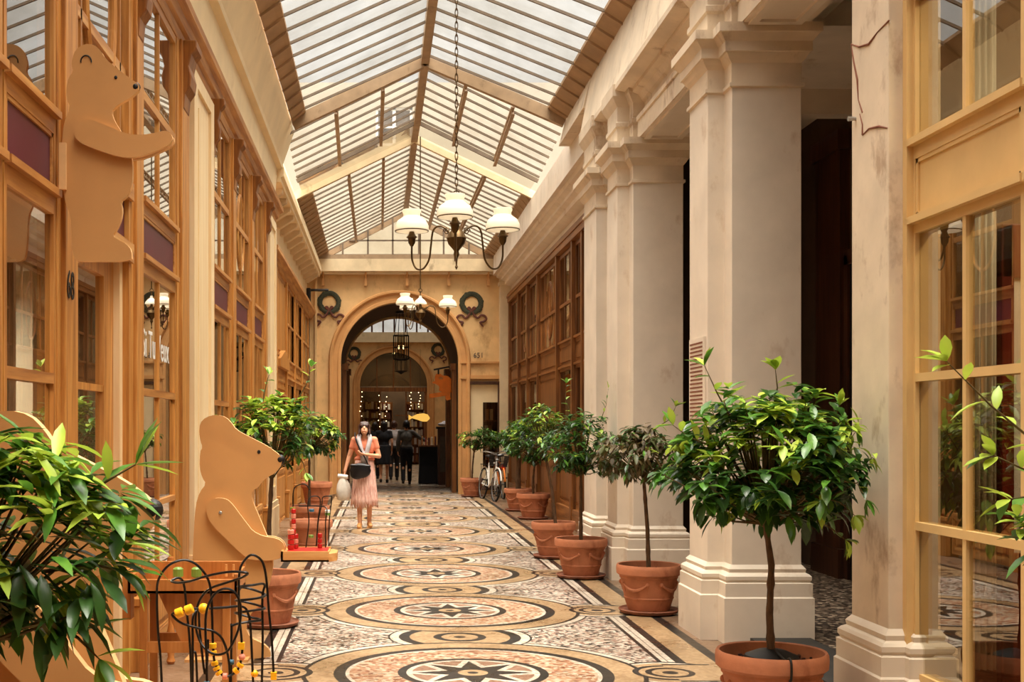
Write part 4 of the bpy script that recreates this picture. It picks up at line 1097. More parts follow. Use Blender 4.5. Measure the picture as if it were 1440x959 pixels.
q = cA(382,245); MB().ball((q[0],YA,q[1]),(.022,.019,.024),12,8).build('nose', M['black'], t, off=off)
q = cA(244,170); MB().tube([(q[0]+.026*math.cos(a),YA-.016,q[1]-.01+.03*math.sin(a)) for a in [PI*1.05-PI*1.1*i/12 for i in range(13)]],.0035,5).build('ear_line', M['black'], t, off=off)
q0 = cA(168,405); q1 = cA(190,535)
MB().box(q0[0]+.005,q1[0]+.0,YA-.035,YA+.0-.016,q1[1],q0[1]).box(-1.552,q1[0]-.001,YA-.012,YA+.025,q1[1]+.05,q1[1]+.08).build('mounting_bracket', M['mdf_edge'], t, off=off)

# ---------------------------------------------------------------- toys
def beadwire(t, pts, r=.0038, mat='wire'):
    MB().tube(pts, r, 7).build('wire', M[mat], t, smooth=True)
YC = 3.6; sC = F/YC
zt = trayinfo[2]*.98
t = thing('bead_maze', 'black wire bead maze with yellow beads on the tray of the big bear figure', 'toy', (-.50, YC, zt))
def cc_(x, y, d=0):
    px, py = 180+x/4.82, 760+y/4.82
    return Vector(((px-CX)/sC+.50, d, (EYE-(py-HY)/sC - zt if y < 955 else .004)))
floor_y = 955
wires = [
 [(240,960,-.005),(222,800,-.005),(205,600,-.005),(200,380,-.01),(220,255,-.03),(290,160,-.04),(380,125,-.03),(460,150,-.02),(530,230,-.01),(560,330,0),(570,500,0),(575,680,0),(590,830,0),(650,925,.01),(730,895,.02),(765,800,.02),(765,690,.02),(748,500,.02),(746,300,.02),(757,190,.02),(800,122,.03),(842,106,.03),(892,140,.04),(917,200,.04),(932,300,.04),(945,500,.05),(965,700,.05),(978,954,.05)],
 [(405,960,.08),(392,760,.08),(370,520,.08),(348,320,.08),(318,272,.06),(278,286,.04),(330,292,.02),(420,275,0),(520,240,-.02),(620,213,-.04),(720,195,-.06),(815,198,-.07),(822,214,-.06),(760,250,-.03),(640,295,0),(550,332,.02),(490,390,.03),(457,470,.03),(452,590,.02),(500,705,0),(590,762,-.02),(680,740,-.03),(740,640,-.04),(770,540,-.04),(775,420,-.05),(742,342,-.05),(690,312,-.05),(630,325,-.05),(580,380,-.05),(550,470,-.06),(545,600,-.06),(553,800,-.06),(556,960,-.06)],
 [(880,960,.10),(890,750,.10),(888,420,.10),(905,325,.09),(830,318,.05),(740,330,.06),(720,350,.12),(800,372,.14),(910,400,.10),(860,408,.05),(740,425,.06),(700,445,.12),(790,470,.14),(905,492,.10),(850,490,.05),(730,510,.06),(700,535,.12),(790,565,.13),(880,575,.10),(800,570,.05),(700,590,.04),(690,640,.04),(685,960,.04)],
 [(690,960,.02),(680,850,.02),(645,690,.01),(585,618,0),(480,590,-.01),(370,552,-.02),(312,495,-.03),(340,478,-.03),(420,458,-.02),(515,458,-.01),(640,462,.02),(760,465,.05),(800,520,.06),(815,650,.07),(835,960,.08)],
 [(392,960,.12),(388,850,.12),(405,808,.12),(420,850,.12),(432,960,.12)],
 [(440,960,-.01),(442,700,-.01),(440,520,0),(470,480,.02),(470,600,.04),(490,800,.04),(508,920,.04),(522,860,.04),(526,690,.05)]]
W = [spline([cc_(*p) for p in w_]) for w_ in wires]
for w_ in W: beadwire(t, w_)
MB().box(-.13,.14,-.125,.125,.0006,.004).build('base_board', M['pine'], t)
def bead(p, d, r, h, mat, shape='cyl'):
    p = Vector(p); d = Vector(d).normalized(); m = MB()
    if shape == 'ball': m.ball(p, r, 14, 10)
    elif shape == 'cube':
        m.bar(p-d*h/2, p+d*h/2, r*1.8, r*1.8)
    else:
        m.tube([p-d*h/2, p-d*h*.4, p+d*h*.4, p+d*h/2], [r*.8,r,r,r*.8], 14)
    m.build('bead', M[mat], t, smooth=shape != 'cube')
for (x,y,x2,y2,mt,d) in ((575,690,577,735,'yellow',0),(577,742,580,780,'yellow',0),(583,815,592,850,'yellow',0),(594,855,606,880,'yellow',0),(608,885,625,910,'yellow',0),(715,905,740,880,'yellow',.02),(745,868,765,840,'yellow',.02)):
    a = cc_(x,y,d); b = cc_(x2,y2,d); bead((a+b)/2, b-a, .0108, (b-a).length*.8, mt)
bead(cc_(655,925,.01),(1,0,0),.0095,.014,'pinkbead'); bead(cc_(767,798,.02),(0,0,1),.0105,.018,'pinkbead','ball'); bead(cc_(764,722,.02),(0,0,1),.0105,.02,'yellow','cube')
for x, y in ((360,480),(425,458)): bead(cc_(x,y,-.03),(1,0,.4),.0145,.024,'yellow')
bead(cc_(516,458,-.01),(1,0,0),.016,.022,'yellow','ball')
bead(cc_(692,838,.03),(1,0,0),.008,.016,'bluebead'); bead(cc_(552,945,-.06),(0,0,1),.009,.016,'bluebead')
bead(cc_(838,940,.08),(0,0,1),.0115,.024,'yellow','ball'); bead(cc_(978,940,.05),(0,0,1),.0095,.022,'yellow','cube')

# red toy on the standing bear's tray
t = thing('bead_maze', 'small bead maze with red pegs on the standing bear tray', 'toy', (-1.28+trayinfo[0]+.16, YB, trayinfo[2]))
def c6(x, y, d=0):
    px, py = 380+x/5.99, 640+y/5.99
    return Vector(((px-CX)/sB-(-1.28+trayinfo[0]+.16), d, max(EYE-(py-HY)/sB-trayinfo[2], .004)))
MB().box(-.12,.145,-.12,.12,0.001,.008).build('base_board', M['red'], t)
for x0, y0, n, mts, d in ((178,770,4,('red','red','red','pinkbead'),-.04),(195,600,5,('red','pinkbead','red','pinkbead','red'),.02),(215,770,3,('red','pinkbead','red'),.02),(415,720,3,('red','red','red'),.06)):
    top = c6(x0, y0, d)
    for k in range(n):
        z = .012 + k*.034 + (0 if y0 > 650 else .10)
        bead((top.x, d, z+.012), (0,0,1), .022 if n == 4 else .016, .03, mts[k])
    MB().tube([(top.x,d,.006),(top.x,d,.02+n*.034+(.1 if y0 < 650 else 0))], .005, 7).build('peg', M['toywood'], t)
for pts in ([(190,770,.08),(185,500,.08),(190,300,.08),(250,250,.06),(300,255,.05),(330,300,.04)],[(305,770,-.06),(330,560,-.06),(320,420,-.05),(345,350,-.03),(420,370,0),(400,560,.02),(385,770,.03)],[(385,770,.08),(400,560,.08),(430,420,.08),(440,360,.06),(500,350,.05),(515,370,.05),(495,560,.05),(490,770,.05)],[(470,770,-.07),(470,560,-.07),(480,450,-.06),(420,430,-.02),(240,430,.0)]):
    beadwire(t, spline([c6(*p) for p in pts]), .004)
for x, y, mt in ((345,470,'bluebead'),(340,690,'greenbead'),(480,500,'greenbead'),(480,478,'white'),(185,455,'greenbead')):
    bead(c6(x,y,.05),(0,0,1),.018,.02,mt)

# toy workbench
YW = 7.0; sW = F/YW
t = thing('toy_workbench', 'toy wooden workbench with tools standing before the standing bear', 'toy workbench', (-1.15, YW, 0))
def wb(x, y):
    px, py = 180+x/4.82, 760+y/4.82
    return ((px-CX)/sW+1.15, EYE-(py-HY)/sW)
xl, _ = wb(45,0); xr, _ = wb(770,0); zt_ = wb(0,235)[1]; zs = wb(0,330)[1]
for x in (xl+.06, xr-.09):
    for y in (-.15, .15): MB().box(x,x+.045,y-.02,y+.02,0,zs+.02).build('leg', M['toywood'], t, bevel=.004)
m = MB().box(xl,xr,-.2,.2,zs,zs+.02).box(xl,xr,-.2,-.18,zs,zt_).box(xl,xr,.18,.2,zs,zt_+.06).box(xl,xl+.02,-.2,.2,zs,zt_+.02).box(xr-.02,xr,-.2,.2,zs,zt_+.03)
m.build('tray_top', M['toywood'], t, bevel=.003)
z1 = wb(0,690)[1]
for ya in (-.165,.14): MB().box(xl+.07,xr-.07,ya,ya+.025,z1-.03,z1+.03).build('stretcher', M['toywood'], t)
a = wb(220,400); 
MB().prism([(xl+.16,zs),(xr-.05,zs),(xr-.05,zs-.30),(xl+.30,zs-.30)],'y',-.145,-.125).build('front_panel', M['toywood'], t)
MB().box(xl-.05,xl-.002,-.1,.0,zs-.16,zt_+.04).build('vice', M['toywood'], t, bevel=.004)
for x, mt in ((330,'greenbead'),(455,'greenbead')):
    q = wb(x,200); MB().lathe([(.018,0),(.03,.008),(.03,.05),(.018,.06)],12,c=(q[0],.05,zt_-.02)).build('peg', M[mt], t)
for x in (650,700):
    q = wb(x,240); MB().tube([(q[0],.1,zt_-.02),(q[0],.1,zt_+.05)],.008,8).build('bolt', M['pine'], t)
# spindle of turned wood leaning on the wall behind it
MB().lathe([(.02,.0),(.03,.02),(.02,.05),(.028,.1),(.03,.12),(.018,.16),(.028,.2),(.016,.26),(.02,.62),(.03,.66),(.02,.7)],14).build('turned_spindle', M['toywood'], None, smooth=True)
o = bpy.data.objects['turned_spindle']; o.location = (-1.38,8.0,0); o.name = 'spindle'; tag(o, 'turned wooden spindle standing behind the toy workbench', 'spindle')

# ---------------------------------------------------------------- hanging lamps
def chandelier(label, x, y, zrim, R, D, ztop, angs, chain=True):
    t = thing('chandelier', label, 'chandelier', (x,y,zrim))
    k = D/.30
    # chain or rod to the ridge
    H = ztop - zrim
    z0 = .30*k
    if chain:
        m = MB(); n = int((H-z0)/.055)
        for i in range(n):
            c = z0 + (H-z0)*(i+.5)/n; h = (H-z0)/n*.72
            pts = []
            for j in range(10):
                a = 2*PI*j/10; u = .012*math.cos(a); v_ = h*math.sin(a)
                pts.append((u if i % 2 else 0, 0 if i % 2 else u, c+v_))
            m.tube(pts, .0042, 5, closed=True)
        m.build('chain', M['brass'], t)
    else:
        MB().tube([(0,0,z0),(0,0,H)], .010, 8).build('rod', M['brass'], t)
    MB().tube([(.028*k*math.cos(2*PI*i/16),0,z0-.02+.028*k*math.sin(2*PI*i/16)) for i in range(16)], .006*k, 6, closed=True).build('ring', M['brass'], t)
    MB().lathe([(.001,.27),(.012,.265),(.01,.20),(.02,.18),(.014,.14),(.03,.10),(.02,.04),(.035,-.02),(.07,-.06),(.085,-.10),(.07,-.15),(.035,-.19),(.02,-.21),(.026,-.24),(.012,-.27),(.006,-.33),(.014,-.345),(.001,-.37)],20,c=(0,0,0)).build('stem', M['brass'], t, smooth=True)
    if not chain:
        MB().lathe([(.11*k,.0),(.105*k,.03),(.07*k,.07),(.03*k,.10),(.02*k,.14)],20,c=(0,0,.05)).build('smoke_bell', M['opal'], t, smooth=True)
    for a in angs:
        ca, sa = math.cos(a), math.sin(a)
        prof = [(.06,-.06),(.12,-.0),(.19,.02),(.24,-.02),(.26,-.14),(.28,-.26),(.34,-.335),(.41,-.33),(.455,-.25),(.46,-.14),(.46,-.10)]
        s = R/.46
        pts = spline([(p*s*ca, p*s*sa, q*k) for p, q in prof], 5)
        MB().tube(pts, .0085*k, 7).build('arm', M['brass'], t, smooth=True)
        sc = [(p*ca, p*sa, q) for p, q in [(.10*s+.035*k*(1-i/22)*math.cos(i*.55), -.03*k+.035*k*(1-i/22)*math.sin(i*.55)) for i in range(20)]]
        MB().tube(sc, .005*k, 5).build('scroll', M['brass'], t, smooth=True)
        cx, cy = R*ca, R*sa; r = D/2
        lp = MB().lathe([(.012*k,-.13*k),(.03*k,-.10*k),(.035*k,-.06*k),(.05*k,-.05*k),(.03*k,-.03*k),(.02*k,.0)],14,c=(cx,cy,0)).build('burner', M['brass'], t, smooth=True)
        sh = MB().lathe([(r*.93,0),(r*1.0,.012*k),(r*.99,.05*k),(r*.84,.095*k),(r*.60,.12*k),(r*.50,.135*k),(r*.50,.155*k),(r*.56,.175*k),(r*.55,.19*k),(r*.52,.188*k)],28,c=(cx,cy,0)).build('lamp_shade', M['opal'], t, smooth=True)
        MB().tube([(cx+r*.97*math.cos(2*PI*i/28),cy+r*.97*math.sin(2*PI*i/28),.004) for i in range(28)], .005*k, 5, closed=True).build('shade_rim', M['brass'], sh, smooth=True)
        MB().lathe([(.012*k,-.02*k),(.03*k,.02*k),(.034*k,.06*k),(.02*k,.10*k)],12,c=(cx,cy,0)).build('chimney', M['opal'], lp, smooth=True)
    return t
D2 = math.radians
chandelier('large three-armed chandelier with opal shades hung on a chain', .64, 10.5, 3.27, .46, .30, 6.42, (D2(25),D2(145),D2(-95)))
chandelier('far chandelier with opal shades hung on a rod before the arch', .645, 20.5, 3.56, .46, .30, 6.42, (D2(-5),D2(-125),D2(115)), chain=False)
# lattice lantern in the vault
YL = 30.2; sL = F/YL
x0 = (564-CX)/sL; 
t = thing('lantern', 'dark lattice lantern hanging inside the vaulted passage', 'lantern', (x0, YL, 2.9))
zt, zm, zb = EYE-(472-HY)/sL-2.9, EYE-(505-HY)/sL-2.9, EYE-(522-HY)/sL-2.9
ztop = 4.42-2.9
m = MB()
for i in range(16):
    a = 2*PI*i/16; r = .19
    m.tube([(r*math.cos(a),r*math.sin(a),zm),(r*math.cos(a),r*math.sin(a),zt)],.008,5)
for z in (zm,(zm+zt)/2,zt): m.tube([(.19*math.cos(2*PI*i/24),.19*math.sin(2*PI*i/24),z) for i in range(24)],.012,5,closed=True)
m.build('cage', M['black'], t)
MB().lathe([(.10,zm+.03),(.10,zt-.03)],16).build('glass_cylinder', M['glass_dark'], t, smooth=True)
m = MB()
for i in range(8):
    a = 2*PI*i/8; r = .14
    m.tube([(r*math.cos(a),r*math.sin(a),zb),(r*math.cos(a),r*math.sin(a),zm)],.010,5)
for z in (zb,zm-.02): m.tube([(.14*math.cos(2*PI*i/20),.14*math.sin(2*PI*i/20),z) for i in range(20)],.014,5,closed=True)
m.lathe([(.14,zb),(.05,zb-.05),(.001,zb-.08)],16)
m.build('lower_cage', M['black'], t)
m = MB()
for i in range(4):
    a = 2*PI*i/4+.4; m.tube([(.18*math.cos(a),.18*math.sin(a),zt),(.10*math.cos(a),.10*math.sin(a),ztop)],.009,5)
m.lathe([(.14,ztop-.06),(.14,ztop-.02),(.05,ztop)],16)
m.build('hanger', M['black'], t)
for sx in (-.06,.06): MB().ball((sx,-.02,(zm+zt)/2),(.022,.022,.05),10,8).build('bulb', M['glow_warm'], t, smooth=True)

# ---------------------------------------------------------------- animal sign in the arch
YS = 29.6; sS = F/YS
def S(x, y): return ((590+x/11.99-CX)/sS, EYE-(500+y/11.99-HY)/sS)
t = thing('animal_sign', 'orange animal-shaped sign hung from an iron bracket in the arch', 'hanging sign', (1.5,YS,2.7)); off = (1.5,YS,2.7)
bd = smooth_poly([S(*p) for p in ((265,330),(290,300),(315,325),(345,300),(385,340),(470,340),(520,380),(560,440),(590,510),(598,600),(520,605),(510,690),(535,735),(440,765),(430,640),(370,610),(320,590),(340,520),(270,475),(205,465),(225,440),(262,430),(255,380))],1)
board(bd, YS-.05, YS+.05).build('body', [M['orange'], M['orange']], t, off=off)
MB().prism([S(160,650),S(410,610),S(440,680),S(165,720)],'y',YS-.08,YS+.02).build('lower_jaw_board', M['orange'], t, off=off)
q = S(360,385); MB().ball((q[0],YS-.055,q[1]),(.05,.02,.03),10,6).build('eye', M['glow_yellow'] if False else M['pine'], t, off=off)
a = S(240,240); b = S(500,190); c = S(660,170)
MB().tube([(a[0],YS,a[1]),(b[0],YS,b[1]),(AX+RI,YS,c[1])],.022,7).tube([(S(318,240)[0],YS,S(0,235)[1]),(S(318,320)[0],YS,S(0,330)[1])],.02,6).tube([(b[0],YS,b[1]),(AX+RI,YS,b[1]-.3)],.015,6).build('iron_bracket', M['black'], t, off=off)

# ---------------------------------------------------------------- wreaths, lettering, plaque
def wreath(label, px, py):
    y = 28.185; s = F/28.2
    x, z = (px-CX)/s, EYE-(py-HY)/s
    t = thing('wreath', label, 'wall ornament', (x,y,z), group='painted wreaths on the arch wall')
    m = MB(); r = .215; rng = random.Random(3)
    m.tube([(r*math.cos(2*PI*i/40),0,r*math.sin(2*PI*i/40)) for i in range(40)],.058,8,closed=True)
    for i in range(120):
        a = rng.uniform(0,2*PI); rr = r+rng.uniform(-.06,.06)
        leaf_mesh(m, Vector((rr*math.cos(a),-.02,rr*math.sin(a))), Vector((-math.sin(a),-.15,math.cos(a))), Vector((0,-1,0)), .075,.03, 0, 0)
    m.v = [(a, max(min(b*.35, .012), -.03), c) for a,b,c in m.v]
    m.build('laurel_ring', M['wreath'], t)
    for sx in (-1,1):
        pts = spline([(sx*.02,-.01,-.16),(sx*.08,-.015,-.12),(sx*.05,-.015,-.10),(sx*.02,-.01,-.17),(sx*.06,-.01,-.27),(sx*.14,-.01,-.34),(sx*.22,-.01,-.28),(sx*.30,-.01,-.29),(sx*.34,-.01,-.36),(sx*.28,-.01,-.42),(sx*.20,-.01,-.44),(sx*.24,-.01,-.50),(sx*.27,-.01,-.55)],6)
        m = MB().tube(pts,[.026]*(len(pts)-6)+[.022,.02,.016,.012,.008,.004],6)
        m.v = [(a, -.012+(b+.012)*.5, c) for a,b,c in m.v]
        m.build('ribbon', M['ribbon'], t)
wreath('painted laurel wreath with red ribbon over the arch, oak shop side', 463, 425.5)
wreath('painted laurel wreath with red ribbon over the arch, bicycle side', 663, 426.5)
def wreath2(label, px, py):
    y = 49.17; s = F/49.2; n0 = bpy.data.objects.get('wreath')
    c = copy_tree(n0); c.location = ((px-CX)/s, y, EYE-(py-HY)/s); c['label'] = label; c['group'] = 'painted wreaths in the second hall'
wreath2('small painted wreath beside the second arch, oak shop side', 498, 497)
wreath2('small painted wreath beside the second arch, bicycle side', 616, 492)
def text(body, name, mat, loc, rot, size, label, cat, sx=1.0, ext=.002, spacing=1.0, shear=0):
    cu = bpy.data.curves.new(name, 'FONT'); cu.body = body; cu.size = size; cu.extrude = ext; cu.space_character = spacing; cu.shear = shear
    cu.materials.append(mat); cu.resolution_u = 3
    o = bpy.data.objects.new(name, cu); COL.objects.link(o)
    dg = bpy.context.evaluated_depsgraph_get(); me = bpy.data.meshes.new_from_object(o.evaluated_get(dg))
    bpy.data.objects.remove(o)
    o = bpy.data.objects.new(name, me); COL.objects.link(o)
    if not me.materials: me.materials.append(mat)
    o.location = loc; o.rotation_euler = rot; o.scale = (sx,1,1)
    return tag(o, label, cat)
RX = (PI/2,0,PI/2)
text('Si Tu Veux', 'window_lettering', M['ink'], (-1.6055, 8.2, 2.03), RX, .27, 'white shop lettering on the oak window past the shop door', 'lettering', .86, .0004)
text('68', 'house_number', M['black'], (-1.552, 6.03, 2.19), RX, .20, 'black house number painted on the oak post', 'house number', .72, .002)
text('651', 'wall_number', M['greyshirt'], ((665.5-CX)/61, 28.195, EYE-(503-HY)/61), (PI/2,0,0), .17, 'faded painted number high beside the arch, bicycle side', 'wall number', .95, .003)
# text plaque on the near pier
t = thing('plaque', 'cream plaque with lines of rust-coloured text on the near pier', 'plaque', (2.384,9.22,1.75)); off = (2.384,9.22,1.75)
MB().box(2.372,2.388,9.02,9.44,1.50,2.22).build('panel', M['plaster'], t, off=off)
m = MB(); rng = random.Random(4)
for i in range(22):
    z = 2.18-i*.030; y = 9.05
    while y < 9.40:
        l = rng.uniform(.02,.06); m.box(2.369,2.3735,y,min(y+l,9.41),z-.009,z+.004); y += l+.008
m.build('lettering', M['letter'], t, off=off)

# iron wall bracket high in the corner of the arch wall
YB_ = 27.6; sb_ = F/YB_
q = lambda px, py: ((px-CX)/sb_, YB_, EYE-(py-HY)/sb_)
t = thing('wall_bracket', 'black iron wall bracket in the corner above the far oak shop', 'bracket', q(434,410)); off = q(434,410)
MB().box(q(431,0)[0],q(437,0)[0],YB_-.05,YB_+.05,q(0,438)[2],q(0,405)[2]).build('back_plate', M['black'], t, off=off, bevel=.02)
MB().tube([q(436,408),q(462,408)],.03,7).build('arm', M['black'], t, off=off)
# ---------------------------------------------------------------- people
def remesh(o, v, smooth=6):
    r = o.modifiers.new('skin', 'REMESH'); r.mode = 'VOXEL'; r.voxel_size = v; r.use_smooth_shade = True
    s = o.modifiers.new('soften', 'SMOOTH'); s.iterations = smooth; s.factor = .5
    return o
def hand(m, wrist, d, palm_n, thumb_side, curl=.5, s=1.0):
    """palm + four fingers + thumb; d = pointing direction, palm_n = palm normal"""
    wrist = Vector(wrist); d = Vector(d).normalized(); n = Vector(palm_n); n = (n - d*n.dot(d)).normalized(); side = d.cross(n).normalized()*thumb_side
    for u in (-.026,-.009,.009,.026):
        m.capsule(wrist + d*.015*s, wrist + d*.085*s + side*u*s, .014*s, .0115*s, 8)
    for u, L in ((.027,.07),(.009,.08),(-.009,.075),(-.026,.058)):
        b = wrist + d*.088*s + side*u*s; a1 = curl; a2 = curl*2.2
        k1 = b + (d*math.cos(a1) + n*math.sin(a1))*L*.5*s
        k2 = k1 + (d*math.cos(a2) + n*math.sin(a2))*L*.5*s
        m.capsule(b, k1, .0095*s, .0085*s, 8); m.capsule(k1, k2, .0085*s, .007*s, 8)
    b = wrist + d*.03*s + side*.026*s; k1 = b + (d*.6 + side*.7 + n*.35).normalized()*.042*s; k2 = k1 + (d*.85 + side*.15 + n*.4).normalized()*.032*s
    m.capsule(b, k1, .0125*s, .010*s, 8); m.capsule(k1, k2, .010*s, .0075*s, 8)
def person(label, x, y, rz, H=1.65, pose=None, outfit=None, vox=.011):
    """figure facing -Y at rz = 0; joints in metres for H = 1.65"""
    k = H/1.65
    t = thing('person', label, 'person', (x,y,0), rz=rz)
    J = dict(pel=(0,0,.90), waist=(0,0,1.02), chest=(0,.0,1.22), neck=(0,.01,1.38), head=(0,-.01,1.535),
             shl=(.165,.01,1.345), elr=None)
    J.update(pose or {})
    V = lambda a: Vector(a)*k
    m = MB()
    # torso
    m.ball(V(J['pel']), (.155*k,.105*k,.115*k)); m.ball(V(J['waist']), (.118*k,.088*k,.12*k)); m.ball(V(J['chest']), (.148*k,.098*k,.15*k))
    m.capsule(V(J['shr']), V(J['shl']), .055*k, .055*k); m.capsule(V(J['neck']) - Vector((0,0,.05)), V(J['neck'])+Vector((0,-.005,.06)), .05*k, .045*k)
    hd = V(J['head']); tilt = Matrix.Rotation(J.get('tilt',0), 3, 'X') @ Matrix.Rotation(0,3,'Z')
    def hp(a): return hd + tilt @ (Vector(a)*k)
    m.ball(hp((0,.012,.02)), (.072*k,.09*k,.095*k), 16, 12, rot=tilt)
    m.ball(hp((0,-.03,-.045)), (.052*k,.055*k,.065*k), 14, 10, rot=tilt)
    m.ball(hp((0,-.062,-.09)), (.022*k,.02*k,.018*k))
    m.capsule(hp((0,-.082,.005)), hp((0,-.104,-.028)), .009*k, .012*k, 8)
    m.capsule(hp((-.018,-.078,-.064)), hp((.018,-.078,-.064)), .009*k, .009*k, 8)
    for s in (-1,1): m.ball(hp((s*.073,.01,-.005)), (.012*k,.022*k,.032*k), 8, 6)
    for s in ('r','l'):
        sh, el, wr = V(J['sh'+s]), V(J['el'+s]), V(J['wr'+s])
        m.capsule(sh, el, .046*k, .036*k); m.capsule(el, wr, .036*k, .024*k)
        d, n, th = J['hand'+s]
        hand(m, wr, d, n, th, J.get('curl'+s,.5), k)
        hi, kn, an = V(J['hip'+s]), V(J['kn'+s]), V(J['an'+s])
        m.capsule(hi, kn, .082*k, .052*k); m.capsule(kn, an, .050*k, .034*k)
        m.ball(kn.lerp(an,.28)+Vector((0,.018*k,0)), (.048*k,.05*k,.10*k))
        fd = Vector(J.get('ft'+s, (0,-1,0))).normalized()
        m.capsule(an+Vector((0,.015*k,-.03*k)) , an + fd*.13*k + Vector((0,0,-.055*k)), .034*k, .024*k)
    body = remesh(m.build('body', M['skin'], t), vox*.7, 4)
    e = MB()
    for s in (-1,1): e.ball(hp((s*.030,-.074,.008)), (.012*k,.007*k,.007*k), 8, 6)
    e.build('eyes', M['black'], t)
    ms = MB(); ms.capsule(hp((-.020,-.088,-.064)), hp((.020,-.088,-.064)), .005*k, .005*k, 6); ms.build('lips', M['pinkbead'], t)
    return t, V, J, k, hp, tilt
def shirt(t, V, J, k, mat, sleeve=.55, zlo=.98, vox=.012, extra=.014, name='shirt'):
    m = MB(); X = extra
    m.ball(V(J['chest']), (.148*k+X,.098*k+X,.15*k+X)); m.ball(V(J['waist']), (.122*k+X,.092*k+X,.12*k))
    m.ball(V((J['pel'][0],J['pel'][1],zlo+.06)), (.148*k+X,.102*k+X,.07*k))
    m.capsule(V(J['shr']), V(J['shl']), .050*k+X*.5, .050*k+X*.5)
    for s in ('r','l'):
        sh, el, wr = V(J['sh'+s]), V(J['el'+s]), V(J['wr'+s])
        m.capsule(sh, sh.lerp(el, min(sleeve,1)), .046*k+X*.6, (.042)*k+X*.7)
        if sleeve > 1: m.capsule(el, el.lerp(wr, sleeve-1), .038*k+X, .03*k+X*.8)
    return remesh(m.build(name, mat, t), vox, 5)
def trousers(t, V, J, k, mat, X=.016, vox=.013):
    m = MB(); m.ball(V(J['pel']), (.158*k+X,.108*k+X,.12*k))
    for s in ('r','l'):
        hi, kn, an = V(J['hip'+s]), V(J['kn'+s]), V(J['an'+s])
        m.capsule(hi, kn, .082*k+X, .055*k+X); m.capsule(kn, an+Vector((0,0,.02)), .053*k+X, .042*k+X)
    return remesh(m.build('trousers', mat, t), vox, 4)
def shoes(t, V, J, k, mat):
    for s in ('r','l'):
        an = V(J['an'+s]); fd = Vector(J.get('ft'+s,(0,-1,0))).normalized()
        m = MB(); m.capsule(an+Vector((0,.02*k,-.035*k)), an+fd*.14*k+Vector((0,0,-.055*k)), .042*k, .032*k)
        m.box(an.x-.035*k, an.x+.035*k, an.y-.15*k, an.y+.05*k, an.z-.09*k+.0, an.z-.072*k) if fd.y < 0 else m.box(an.x-.035*k, an.x+.035*k, an.y-.05*k, an.y+.15*k, an.z-.09*k, an.z-.072*k)
        remesh(m.build('shoe', mat, t), .008, 3)
def skirt(t, k, mat, zt, zb, rt, rb, dy=0, dx=0, folds=14, name='skirt', seed=1, jag=0):
    rng = random.Random(seed); m = MB(); n = 72; rows = 12; v = []; fs = []
    for j in range(rows+1):
        u = j/rows; z = zt+(zb-zt)*u
        for i in range(n):
            a = 2*PI*i/n; f = 1 + .05*u*math.sin(folds*a+1.3*math.sin(3*a))
            rx = (rt[0]+(rb[0]-rt[0])*u)*f; ry = (rt[1]+(rb[1]-rt[1])*u)*f
            zz = z - (rng.uniform(0,jag) if j == rows else 0)
            v.append(((dx*u+rx*math.cos(a))*k, (dy*u+ry*math.sin(a))*k, zz*k))
    for j in range(rows):
        for i in range(n): fs.append((j*n+i, j*n+(i+1)%n, (j+1)*n+(i+1)%n, (j+1)*n+i))
    m.add(v, fs); o = m.build(name, mat, t, smooth=True, sharp=0)
    so_ = o.modifiers.new('thick','SOLIDIFY'); so_.thickness = .005
    return o
def hair_cap(t, hp, k, tilt, mat, fringe=True, length=.0, bun=False, vox=.009):
    m = MB()
    m.ball(hp((0,.022,.035)), (.090*k,.102*k,.098*k), 16, 12, rot=tilt)
    if fringe:
        for i in range(9):
            u = (i-4)/4; m.capsule(hp((u*.055,-.05,.085)), hp((u*.064,-.080+abs(u)*.02,.028)), .016*k, .009*k, 8)
    for s in (-1,1):
        m.capsule(hp((s*.072,.0,.05)), hp((s*.084,-.015,-.06-length)), .028*k, .016*k, 8)
        m.capsule(hp((s*.06,.05,.04)), hp((s*.055,.06,-.05-length)), .036*k, .02*k, 8)
    m.capsule(hp((0,.06,.03)), hp((0,.075,-.06-length)), .06*k, .035*k)
    if bun: m.ball(hp((0,.12,.06)), .045*k)
    return remesh(m.build('hair', mat, t), vox, 4)
# woman walking towards the camera
YW_ = 18.84; s_ = F/YW_
wx = (512.5-CX)/s_
pose = dict(pel=(0,0,.92), waist=(0,.0,1.05), chest=(0,.01,1.23), neck=(0,.0,1.40), head=(.0,-.05,1.52), tilt=-.38,
   shr=(-.15,.01,1.35), shl=(.15,.01,1.35), elr=(-.235,.03,1.10), wrr=(-.30,-.03,.87), ell=(.225,.0,1.10), wrl=(.03,-.20,1.13),
   handr=((-.1,-.15,-1),(1,0,0),-1), handl=((-1,-.25,.12),(0,.5,.8),1), curlr=.9, curll=.6,
   hipr=(-.085,0,.88), hipl=(.085,0,.88), knr=(-.075,-.03,.48), knl=(.08,-.02,.48), anr=(-.07,-.06,.085), anl=(.075,.05,.09), ftr=(-.1,-1,0), ftl=(.15,-1,0))
t, V, J, k, hp, tilt = person('woman walking towards the camera in coral top and fringed pink skirt, looking down', wx, YW_, 0, 1.65, pose)
shirt(t, V, J, k, M['coral'], .45, 1.0, .010)
m = MB()
for s in (-1,1): m.tube(spline([(s*.075,-.02,1.425),(s*.085,-.085,1.36),(s*.06,-.125,1.25),(s*.03,-.130,1.12),(s*.02,-.125,1.02)],5),[.038]*21,8)
m.ball((0,-.115,1.06),(.06,.03,.10)); remesh(m.build('scarf', M['greycloth'], t), .010, 4)
skirt(t, 1, M['fringe'], 1.04, .39, (.140,.118), (.20,.17), jag=.10, folds=18)
hair_cap(t, hp, k, tilt, M['hair'], True, .03)
shoes(t, V, J, k, M['pine'])
